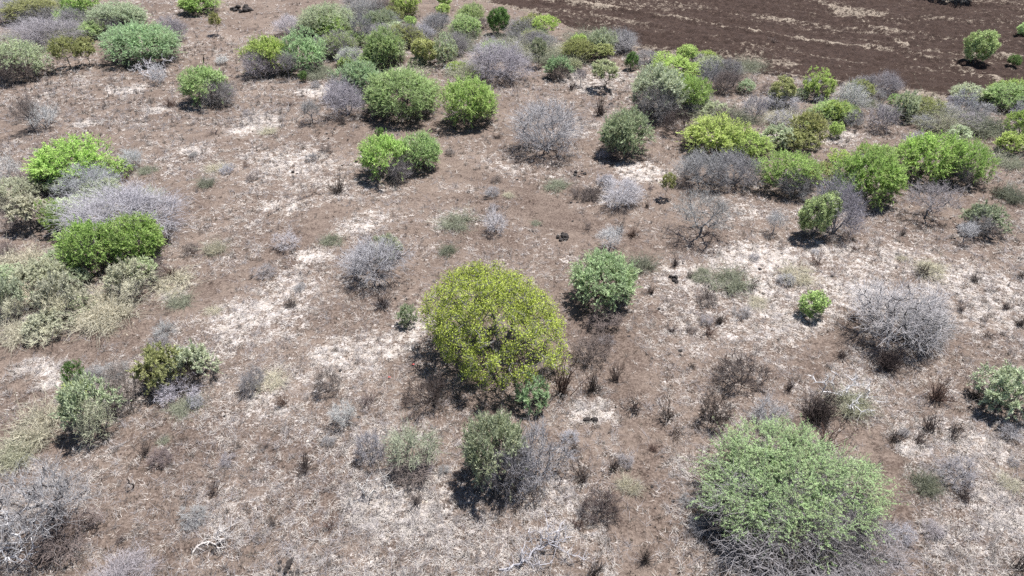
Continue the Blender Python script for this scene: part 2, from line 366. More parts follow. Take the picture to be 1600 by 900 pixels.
def tuft(seed, R=.6, H=.8, N=60, spread=.5, fork=3, lean=.15):
    rng = np.random.default_rng(seed)
    S = np.concatenate([rng.normal(size=(N, 2)) * .10 * R / .6, np.full((N, 1), -.03)], 1)
    D = unit(np.concatenate([rng.normal(size=(N, 2)) * spread + rng.normal(size=2) * lean, np.ones((N, 1))], 1)); L = rng.uniform(.2, 1.0, N) ** .8 * H * 1.05
    bend = rng.normal(size=(N, 3)) * .15
    P = curve(S, D, L, bend, 4, rng, .03)
    bag = Bag(); tubes(bag, P, np.array([[.013, .010, .007, .003]]) * np.ones((N, 1)), 3, .2 + .5 * rng.random(N), rng)
    m = N * fork; fi = np.repeat(np.arange(N), fork); t = rng.uniform(.2, .9, m)[:, None]
    S2 = S[fi] + D[fi] * L[fi][:, None] * t + bend[fi] * L[fi][:, None] * t * t
    P2 = curve(S2, unit(D[fi] + rng.normal(size=(m, 3)) * .7), L[fi] * rng.uniform(.2, .5, m), rng.normal(size=(m, 3)) * .2, 3, rng)
    tubes(bag, P2, np.array([[.008, .006, .003]]) * np.ones((m, 1)), 3, .2 + .8 * rng.random(m), rng)
    return dict(parts=[('', bag.mesh('twig_tuft', M_BARK), 0)], R=R, a=H / 2, k=1.0)
def gnarled(seed, R, asp=.6, nt=26, tip=.016, thick=.07, per=3):
    rng = np.random.default_rng(seed); a = asp * R; zc = a * .8
    T, d = dome_points(rng, nt, R * .95, a, zc, zlo=-.3, inner=.35, amp=.35)
    pos, par, r = grow(rng, T, stems_for(rng, 4, R, zc * .7, .5), .16, tip, gam=2.5, wig=.42, r_max=thick)
    tr = Bag(); skel_mesh(tr, pos, par, r, 5, rng)
    tipi = np.where(r < tip * 2.2)[0]; n = len(tipi) * per; s = np.repeat(tipi, per)
    out = unit(pos[s] - np.array([0, 0, .2]))
    P = curve(pos[s], unit(out + rng.normal(size=(n, 3)) * .9), rng.uniform(.08, .22, n) * R, rng.normal(size=(n, 3)) * .35, 4, rng, .06); P[:, :, 2] = np.maximum(P[:, :, 2], .03)
    tw = Bag(); tubes(tw, P, np.array([[.012, .010, .007, .003]]) * np.ones((n, 1)), 3, .4 + .5 * rng.random(n), rng)
    return dict(parts=[('trunk', tr.mesh('trunk', M_BARK), 1), ('twigs', tw.mesh('twigs', M_BARK), 0)], R=R, a=a, k=.8)

P = {}
P['G', 'L'] = [green(11 + i, 3.0, nt=340, per=10, leaves=28, lw=(.098, .027), amp=.26) for i in range(3)]
P['G', 'M'] = [green(21 + i, 1.8, nt=200, per=9, leaves=21, lw=(.086, .025), amp=.30) for i in range(5)]
P['G', 'S'] = [green(31 + i, .9, nt=80, per=8, leaves=16, lw=(.075, .024), amp=.35) for i in range(4)]
P['H', 'L'] = [green(15, 3.0, nt=340, per=10, leaves=28, lw=(.098, .027), amp=.26, bald=.35)]
P['H', 'M'] = [green(26 + i, 1.8, nt=200, per=9, leaves=21, lw=(.086, .025), amp=.30, bald=.32) for i in range(2)]
P['H', 'S'] = [green(36, .9, nt=80, per=8, leaves=16, lw=(.075, .024), amp=.3, bald=.35)]
P['T', 'M'] = [green(41 + i, 1.5, asp=.62, k=1.8, nt=100, per=8, leaves=14, lw=(.11, .034), single=True, amp=.4) for i in range(2)]
P['T', 'S'] = [green(45 + i, .8, asp=.9, k=1.8, nt=50, per=8, leaves=12, lw=(.095, .032), single=True, amp=.4) for i in range(2)]
P['F', 'M'] = [leafy(51 + i, 1.4, nt=150, per=80, lw=(.11, .062), clr=.17) for i in range(2)]
P['F', 'S'] = [leafy(55 + i, .7, nt=60, per=50, lw=(.085, .05), clr=.24) for i in range(3)]
P['B', 'L'] = [bare(61 + i, 3.0, nt=190, per=14, fork=2, tw_r=.9, amp=.34, inner=.35, tipr=1.5, wig=.22) for i in range(3)]
P['B', 'M'] = [bare(71 + i, 1.8, nt=120, per=13, fork=2, tw_r=.95, amp=.4, inner=.35, tipr=1.5, wig=.22) for i in range(4)]
P['B', 'S'] = [bare(81 + i, .85, nt=50, per=12, fork=2, tw_r=1.0, amp=.4, inner=.3) for i in range(4)]
P['K', 'M'] = [bare(91 + i, 1.7, asp=.7, k=1.45, nt=90, per=8, fork=2, single=True, inner=.35, zlo=-.6, amp=.4, wig=.3, tipr=1.3) for i in range(3)]   # bare little tree on one trunk
P['S', 'L'] = [straw(101 + i, 1.8, N=1000, leaves=7) for i in range(3)]
P['S', 'S'] = [straw(105 + i, .8, N=420, leaves=6) for i in range(3)]
P['D', 'S'] = [tuft(111 + i, N=[40, 64, 28, 20, 50][i], spread=[.5, .8, .4, .6, .95][i], lean=[.1, .2, .35, .5, .15][i]) for i in range(5)]
P['D', 'L'] = [tuft(115 + i, R=1.3, H=1.25, N=170, spread=.75, fork=5) for i in range(2)]
P['W', 'M'] = [gnarled(121 + i, 1.6) for i in range(2)]

# plants' own colours; bark darkened to paint in shade inside and under the crowns
CL = dict(b=(.480, .640, .230), y=(.500, .620, .215), m=(.480, .600, .290), p=(.560, .630, .430), t=(.460, .610, .350), o=(.420, .440, .200),
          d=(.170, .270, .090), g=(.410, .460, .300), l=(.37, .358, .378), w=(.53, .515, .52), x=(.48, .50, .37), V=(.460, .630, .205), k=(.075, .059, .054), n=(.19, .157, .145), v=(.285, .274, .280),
          s=(.60, .565, .44), e=(.52, .52, .38), q=(.32, .335, .25), r=(.12, .080, .066), c=(.55, .60, .38))
BARK_G = (.105, .093, .088); BARK_B = (.07, .065, .068); BARK_D = (.05, .043, .042)

def tag(o, label, cat, group=None):
    o['label'] = label; o['category'] = cat
    if group: o['group'] = group
def link(o): COL.objects.link(o); return o
def mesh_obj(name, me, parent=None, color=(1, 1, 1)):
    o = link(bpy.data.objects.new(name, me)); o.color = (*color, 1)
    if parent is not None:
        o.parent = parent
        if name in ('twigs', 'crown', 'dry_leaves', 'stems', 'dead_twigs'): o['kind'] = 'stuff'     # leaves and twigs too small to pick apart singly
    return o

NAMES = dict(G='acacia_shrub', T='small_acacia_tree', F='leafy_bush', B='bare_shrub', K='bare_tree', S='straw_shrub', D='twig_tuft', W='dead_shrub', Y='yellow_leaved_tree')
CATS = dict(G='shrub', T='tree', F='bush', B='shrub', K='tree', S='shrub', D='twig tuft', W='dead shrub', Y='tree')
GROUPS = dict(G='leafy thorn shrubs on the plain', T='small acacia trees', F='broad-leaved bushes', B='grey leafless shrubs', K='small leafless trees', S='straw-coloured dry shrubs',
              D='tufts of dead upright twigs', W='bleached dead shrubs')
USED = {}
def solve(x0, y0, x1, y1, k):
    cx, cy, w, h = (x0 + x1) / 2, (y0 + y1) / 2, x1 - x0, y1 - y0
    zc = 1.0
    for _ in range(12):
        p, dep = at(cx, cy, zc); s = FPX / dep
        dv = p - np.array([0, 0, CAM_H]); th = math.atan2(-dv[2], math.hypot(dv[0], dv[1]))
        R = w / 2 / s; hh = h / 2 / s
        a = math.sqrt(max(hh * hh - (R * math.sin(th)) ** 2, 0)) / math.cos(th)
        a = min(max(a, .5 * R), 1.35 * R); zc = k * a
    return p[0], p[1], R, a
def plant(kind, col, box, label, mix=None, bark=None, seed=None, proto=None, col2='v'):
    rng = random.Random(hash(box) & 0xffff)
    if kind == 'D':
        x0, y0, x1, y1 = box; p, dep = at((x0 + x1) / 2, y1 - .12 * (y1 - y0)); s = FPX / dep
        R = (x1 - x0) / 2 / s; th = math.atan2(CAM_H, math.hypot(p[0], p[1])); a = max((y1 - y0) / s / math.cos(th) / 2 * .85, .15); x, y = p[0], p[1]
        size = 'L' if R > .8 else 'S'
    else:
        k = {'T': 1.8, 'K': 1.45, 'F': .95, 'S': .8, 'W': .8}.get(kind, .68)
        if proto: k = proto['k']
        x, y, R, a = solve(*box, k)
        size = {'G': 'L' if R > 2.3 else 'M' if R > 1.2 else 'S', 'B': 'L' if R > 2.3 else 'M' if R > 1.15 else 'S', 'T': 'M' if R > 1.1 else 'S', 'F': 'M' if R > .9 else 'S',
                'K': 'M', 'S': 'L' if R > 1.2 else 'S', 'W': 'M'}.get(kind, 'M')
    if proto is None:
        lst = P['H' if kind == 'G' and mix else kind, size]; i = USED.get((kind, size), 0); USED[kind, size] = i + 1; proto = lst[i % len(lst)]
    z = float(height(x, y))
    f_ = 1.0 if box[3] < 260 else .94; R *= f_; a *= f_; sc = (R / proto['R'], R / proto['R'], a / proto['a']); rz = rng.uniform(0, 6.283)
    if mix: rz = math.atan2(mix[1], mix[0]) + math.pi / 2
    f0 = rng.uniform(.88, 1.12); jit = lambda c: tuple(min(1, v * f0 * rng.uniform(.97, 1.03)) for v in c)
    slot = {0: jit(CL[col]), 1: bark or (BARK_G if kind in 'GTFY' else tuple(.42 * a_ + .58 * b_ for a_, b_ in zip(CL[col], BARK_B)) if kind in 'BK' else tuple(.72 * v_ for v_ in CL[col]) if kind == 'S' else CL[col] if kind in 'WD' else BARK_B)}  # straw stems and bare limbs darkened to stand in for inner shade
    if len(proto['parts']) == 1 and not mix:
        o = mesh_obj(NAMES[kind], proto['parts'][0][1], None, slot[0]); o.location = (x, y, z); o.scale = sc; o.rotation_euler = (0, 0, rz)
    else:
        o = link(bpy.data.objects.new(NAMES[kind], None)); o.empty_display_size = .3; o.location = (x, y, z); o.rotation_euler = (0, 0, rz)
        for nm, me, sl_ in proto['parts']:
            c = mesh_obj(nm or 'stems', me, o, slot[sl_]); c.scale = sc
        if mix:
            dx, dy, f = mix[:3]; f2 = mix[3] if len(mix) > 3 else f
            bl = P['B', 'L' if R > 2.3 else 'M' if R > 1.15 else 'S']; bp = bl[rng.randrange(len(bl))]
            c = mesh_obj('dead_twigs', bp['parts'][1][1], o, jit(CL[col2])); ca, sa = math.cos(-rz), math.sin(-rz)
            ox, oy = dx * R, dy * R
            c.location = (ox * ca - oy * sa, ox * sa + oy * ca, 0); c.scale = (R / bp['R'] * f, R / bp['R'] * f, a / bp['a'] * f2)
    tag(o, label, CATS[kind], GROUPS.get(kind))
    return o

# ------------------------------------------------------------------ ground
WHITE = [(480, 400, 42, 14, .5), (52, 568, 40, 14, .75), (86, 574, 26, 12, .6), (82, 596, 24, 10, .6), (270, 467, 34, 9, .65), (250, 522, 40, 14, .45), (200, 143, 30, 7, .7), (247, 176, 22, 7, .6),
         (136, 198, 26, 7, .65), (402, 195, 55, 22, .5), (320, 232, 30, 10, .35), (450, 325, 50, 16, .35), (545, 355, 40, 18, .4), (585, 335, 40, 12, .25), (745, 285, 40, 18, .35), (1010, 265, 70, 18, .45),
         (960, 300, 50, 18, .4), (570, 545, 80, 40, .35), (640, 500, 40, 40, .35), (960, 645, 80, 26, .45), (1010, 720, 60, 40, .25), (50, 722, 50, 14, .6), (200, 600, 60, 30, .2), (1130, 500, 80, 50, .2),
         (1060, 420, 90, 30, .25), (1270, 450, 120, 60, .2), (1500, 470, 110, 60, .25), (1530, 700, 60, 35, .35), (1350, 715, 50, 20, .45), (1415, 700, 30, 16, .5), (1330, 410, 90, 30, .2), (620, 790, 110, 50, .3),
         (700, 830, 100, 60, .3), (1240, 330, 120, 20, .2), (90, 770, 90, 40, .3), (360, 500, 90, 30, .3), (480, 260, 120, 40, .2), (310, 560, 60, 20, .45), (350, 800, 70, 40, .25), (560, 150, 60, 16, .35), (500, 140, 40, 8, .5), (1180, 165, 60, 15, .4), (1270, 215, 80, 16, .45), (900, 200, 60, 22, .3),
         (730, 330, 60, 18, .3), (870, 790, 60, 50, .2), (1560, 210, 40, 12, .5), (930, 120, 60, 20, .35), (40, 690, 30, 12, .6), (140, 700, 40, 16, .4), (1570, 790, 50, 40, .35), (1160, 400, 80, 25, .3), (415, 640, 60, 25, .2), (30, 450, 60, 50, .3), (120, 480, 90, 40, .3), (450, 445, 120, 30, .15), (430, 480, 70, 60, .2)]
DARK = [(330, 245, 70, 16, .35), (240, 180, 60, 18, .35), (240, 10, 60, 12, .4), (60, 262, 40, 12, .3), (180, 690, 60, 30, .25), (280, 720, 90, 35, .25), (330, 650, 80, 30, .25), (440, 700, 60, 40, .3), (250, 830, 60, 40, .2), (520, 760, 90, 40, .2),
        (740, 640, 110, 35, .45), (900, 600, 55, 40, .35), (1420, 590, 80, 30, .25), (780, 760, 80, 40, .4), (1160, 850, 90, 60, .5), (80, 850, 80, 40, .4), (1400, 740, 40, 60, .25), (1440, 830, 80, 50, .3), (110, 545, 100, 8, .3), (1100, 380, 70, 14, .3), (600, 130, 120, 60, .2), (1290, 250, 100, 40, .2)]  # patches under central tree, wide leafless tree and lower-right dome paint in their shadows
TRAILS = [([(905, 470), (950, 520), (985, 590), (1005, 690), (1000, 790), (1010, 900)], .9, .45), ([(0, 545), (110, 542), (200, 520), (300, 478), (420, 420), (520, 330)], 1.0, .35),
          ([(1370, 690), (1395, 780), (1400, 880)], .8, .5), ([(1330, 520), (1260, 560), (1330, 690)], .6, .3), ([(690, 260), (820, 300), (900, 350), (1000, 400)], 1.2, .35), ([(150, 150), (170, 95), (150, 60)], .7, .3)]
FIELD_EDGE = [(640, -12), (770, 6), (835, 26), (880, 42), (960, 72), (1010, 82), (1095, 92), (1200, 116), (1330, 140), (1420, 152), (1530, 158), (1640, 165), (1800, 172)]
STRIPS = [([(760, -8), (840, 3), (980, 20), (1090, 36), (1200, 52), (1300, 67), (1410, 75), (1500, 85), (1620, 96)], .75, .95), ([(1250, -6), (1300, 12), (1350, 36), (1405, 62), (1420, 80), (1480, 100), (1585, 134), (1640, 150)], .55, .95),
          ([(1290, 2), (1340, 18), (1420, 25), (1490, 30), (1640, 40)], .8, .6), ([(1480, 2), (1640, 7)], 1.6, .7), ([(1420, 80), (1470, 92), (1530, 96)], 1.0, .6), ([(1560, 65), (1640, 70)], .8, .5), ([(1560, 85), (1640, 90)], .8, .5),
          ([(1010, 112), (1100, 120)], .5, .3), ([(880, 24), (960, 45), (1060, 62)], .5, .25), ([(1320, 122), (1450, 138), (1540, 146)], .4, .35), ([(1250, 126), (1360, 136)], .4, .3)]
def patch(x, y, lst, n):
    v = np.zeros(np.shape(x))
    for (px, py, rx, ry, s) in lst:
        c, dep = at(px, py); sc = FPX / dep; th = math.atan2(CAM_H, math.hypot(c[0], c[1]))
        d = np.hypot((x - c[0]) / (rx / sc), (y - c[1]) / (ry / sc / math.sin(th))) + n
        v = np.maximum(v, s * (1 - sstep(.45, 1.25, d)))
    return v
FE = np.array(wpts(FIELD_EDGE))
def field_inside(x, y):
    """metres beyond the edge of the ploughed field (positive inside)"""
    ye = np.interp(x, FE[:, 0], FE[:, 1]); return y - ye
def pale_at(x, y):
    n = (fbm(x, y, .55, 4, 3) - .5) * 1.5
    base = .21 + .50 * (fbm(x, y, .16, 4, 5) - .45) + .42 * (fbm(x, y, .8, 4, 8) - .5)
    px, py, _ = project(np.stack([x, y, np.zeros_like(x)], -1))
    reg = .08 * sstep(850, 1100, px) * sstep(330, 430, py) * (1 - sstep(640, 760, py)) + .10 * sstep(250, 400, px) * (1 - sstep(600, 750, px)) * sstep(230, 330, py) - .10 * (1 - sstep(350, 520, px)) * sstep(620, 700, py)
    v = base + reg + .86 * patch(x, y, WHITE, n)
    for pts, w, s in TRAILS: v = v - s * (1 - sstep(.4, 1.3, seg_dist(x, y, wpts(pts)) / w + n * .5))
    return np.clip(v, 0, 1)
def dark_at(x, y):
    n = (fbm(x, y, .5, 4, 13) - .5) * 1.5
    return np.clip(patch(x, y, DARK, n) + .42 * sstep(.50, .70, fbm(x, y, .45, 4, 17)) + .5 * sstep(.60, .74, fbm(x, y, 1.5, 3, 19)), 0, 1)

def axis(lo, hi, step, far, back):
    core = np.arange(lo, hi + step, step); up = []; v = hi + step; s = step
    while v < far: s *= 1.35; v += s; up.append(v)
    dn = []; v = lo; s = step
    while v > back: s *= 1.35; v -= s; dn.append(v)
    return np.concatenate([dn[::-1], core, up])
gx = axis(-66, 66, .40, 4000, -4000); gy = axis(8, 96, .34, 4000, -4000)
X, Y = np.meshgrid(gx, gy); ins = field_inside(X, Y)
Z = height(X, Y) + .05 * (fbm(X, Y, 1.1, 4, 21) - .5) * 2 * (np.abs(X) < 80) + .05 * (vnoise(X * 3.1, Y * 3.1, 5) - .5)
Z = Z - .30 * sstep(.3, 1.5, ins) * (Y < 140) * (X > -20)                          # the soil sheet dips under the ploughed ground
idx = np.arange(X.size).reshape(X.shape)
F = np.stack([idx[:-1, :-1], idx[:-1, 1:], idx[1:, 1:], idx[1:, :-1]], -1).reshape(-1, 4)
near = (np.abs(X) < 75) & (Y > 4) & (Y < 110)
pl = np.full(X.shape, .3); dk = np.zeros(X.shape)
pl[near] = pale_at(X[near], Y[near]); dk[near] = dark_at(X[near], Y[near])
ground = mesh_obj('ground', mk_mesh('ground', np.stack([X, Y, Z], -1).reshape(-1, 3), F, M_GROUND, True, pale=pl.ravel(), dark=dk.ravel())); ground['kind'] = 'structure'

fx = np.arange(-16, 150, .40); fy = np.arange(FE[:, 1].min() - 1, 138, .34)
X, Y = np.meshgrid(fx, fy); ins = field_inside(X, Y) + (fbm(X, Y, .5, 3, 31) - .5) * 2.4
fd = np.array(wpts([(980, 20), (1300, 67)])); fd = fd[1] - fd[0]; fd = fd / np.linalg.norm(fd)
u = -X * fd[1] + Y * fd[0]
Z = height(X, Y) + .05 + .14 * np.sin(u * 2 * math.pi / 1.6 + 2.5 * fbm(X, Y, .12, 2, 41)) * (.4 + .9 * fbm(X, Y, .3, 2, 43)) + .50 * (fbm(X, Y, 1.1, 4, 45) - .5) + .22 * (vnoise(X * 3.3, Y * 3.3, 47) - .5)
an = fbm(u * 2.2, (X * fd[0] + Y * fd[1]) * .22, 1.0, 4, 58); pf = .03 + 1.4 * (an - .45) + .5 * (fbm(X, Y, .14, 4, 51) - .5) + .12 * np.sin(u * 1.1 + 3 * fbm(X, Y, .1, 2, 52)) + .45 * sstep(80, 125, Y) * fbm(X, Y, .25, 3, 56) + .35 * sstep(2.6, .2, ins)
nz = (fbm(X, Y, .8, 4, 53) - .5)
for pts, w, s in STRIPS:
    e = 1 - sstep(.35, 1.5, seg_dist(X, Y, wpts(pts)) / (w * .62) + nz * 2.6 + (an - .5) * 1.2); pf = np.maximum(pf, .82 * e * s * (.25 + 1.1 * fbm(X, Y, .45, 4, 55))); Z = Z + .16 * e
for (px, py, rx, ry, s) in [(1170, 90, 60, 12, .3), (1220, 100, 40, 8, .35), (1330, 20, 60, 8, .45), (1000, 10, 160, 8, .25), (720, 0, 60, 12, .5)]:
    pf = np.maximum(pf, patch(X, Y, [(px, py, rx, ry, s + .15)], nz * 1.5))
Z = np.where(ins > 0, Z, Z - .5 * sstep(0, 1.0, -ins) - .05)
dkf = .7 * sstep(.5, .7, fbm(X, Y, .10, 3, 61))
keep = ins > -1.4; idx = np.arange(X.size).reshape(X.shape)
F = np.stack([idx[:-1, :-1], idx[:-1, 1:], idx[1:, 1:], idx[1:, :-1]], -1).reshape(-1, 4)
cx_, cy_, _ = project(np.stack([X, Y, Z], -1)); vis = keep & (cx_ < 1750) & (cy_ > -60) & (X < 118)
F = F[vis.ravel()[F].all(1)]; us = np.unique(F); re = np.full(X.size, -1); re[us] = np.arange(len(us))
field = mesh_obj('ploughed_field', mk_mesh('ploughed_field', np.stack([X, Y, Z], -1).reshape(-1, 3)[us], re[F], M_FIELD, True, pale=np.clip(pf, 0, 1).ravel()[us], dark=dkf.ravel()[us])); field['kind'] = 'structure'

# ------------------------------------------------------------------ dry grass and litter: nobody could count it
def litter(name, label, n, per, lo, hi, col, seed, power, fieldpart=False, up=.35, wid=.010, flat=False):
    rng = np.random.default_rng(seed)
    px = rng.uniform(-40, 1640, n * 3); py = np.where(rng.random(n * 3) < .8, rng.uniform(60, 930, n * 3), rng.uniform(-5, 200, n * 3))
    D = FWD[None] + np.outer((px - 800) / FPX, [1, 0, 0]) + np.outer((450 - py) / FPX, UPV); t = -CAM_H / D[:, 2]
    x, y = D[:, 0] * t, D[:, 1] * t; ins_ = field_inside(x, y)
    if fieldpart:
        nz = (fbm(x, y, .8, 4, 53) - .5); dens = np.full(len(x), .05)
        for pts, w, s in STRIPS: dens = np.maximum(dens, .5 * s * fbm(x, y, .45, 4, 55) * (1 - sstep(.3, 1.3, seg_dist(x, y, wpts(pts)) / (w * .75) + nz * 2.6)))
        dens = np.where(ins_ > .3, dens, 0)
    else:
        dens = np.clip(pale_at(x, y) * 1.1 + .04, 0, 1) ** power * np.where(ins_ < .6, 1, 0)
    ok = rng.random(len(x)) < dens; x, y = x[ok][:n], y[ok][:n]; k = len(x)
    tx = np.repeat(x, per) + rng.normal(size=k * per) * .05; ty = np.repeat(y, per) + rng.normal(size=k * per) * .05
    N = k * per; ph = rng.uniform(0, 6.283, N); el = np.abs(rng.normal(size=N)) * up
    d = np.stack([np.cos(ph) * np.cos(el), np.sin(ph) * np.cos(el), np.sin(el)], 1); L = rng.uniform(lo, hi, N) * np.repeat(rng.uniform(.5, 1.4, k), per)
    s = np.stack([-np.sin(ph), np.cos(ph), np.zeros(N)], 1); B = np.stack([tx, ty, height(tx, ty) + (.10 if fieldpart else .012)], 1)
    dep = np.clip(np.hypot(tx, ty) / 28, .8, 2.6); w = (wid * dep * rng.uniform(.6, 1.4, N))[:, None]
    V = np.stack([B - s * w, B + s * w, B + d * (L * np.clip(dep, 1, 1.6))[:, None]], 1).reshape(-1, 3)
    me = mk_mesh(name, V, np.arange(N * 3).reshape(N, 3), M_STRAW, False, tint=np.repeat(np.clip(.3 * np.repeat(rng.random(k), per) + .7 * rng.random(N), 0, 1), 3), hue=np.repeat(rng.random(N) * .8, 3))
    o = mesh_obj(name, me, None, col); o['kind'] = 'stuff'; tag(o, label, 'grass' if 'grass' in name else 'litter')
litter('dry_grass', 'bleached dry grass and straw scattered over the bare soil', 24000, 8, .08, .26, (.56, .52, .485), 201, 1.2, wid=.0062)
litter('grey_twig_litter', 'grey dead twigs and grass stalks littering the brown soil', 12000, 8, .14, .50, (.30, .28, .285), 202, .8, up=.5, wid=.0055)
litter('dark_plant_litter', 'dark dead stalks and stubble lying on the soil', 12000, 7, .05, .16, (.040, .031, .028), 203, .35, up=.7, wid=.008)
litter('withered_grass_tufts', 'small withered grey-brown grass tufts dotted over the soil', 4200, 16, .12, .34, (.17, .15, .14), 205, .6, up=1.0, wid=.006)
litter('field_straw_grass', 'pale straw along the ridges of the ploughed field', 5000, 5, .10, .22, (.48, .42, .34), 204, 1, fieldpart=True, up=.5, wid=.006)

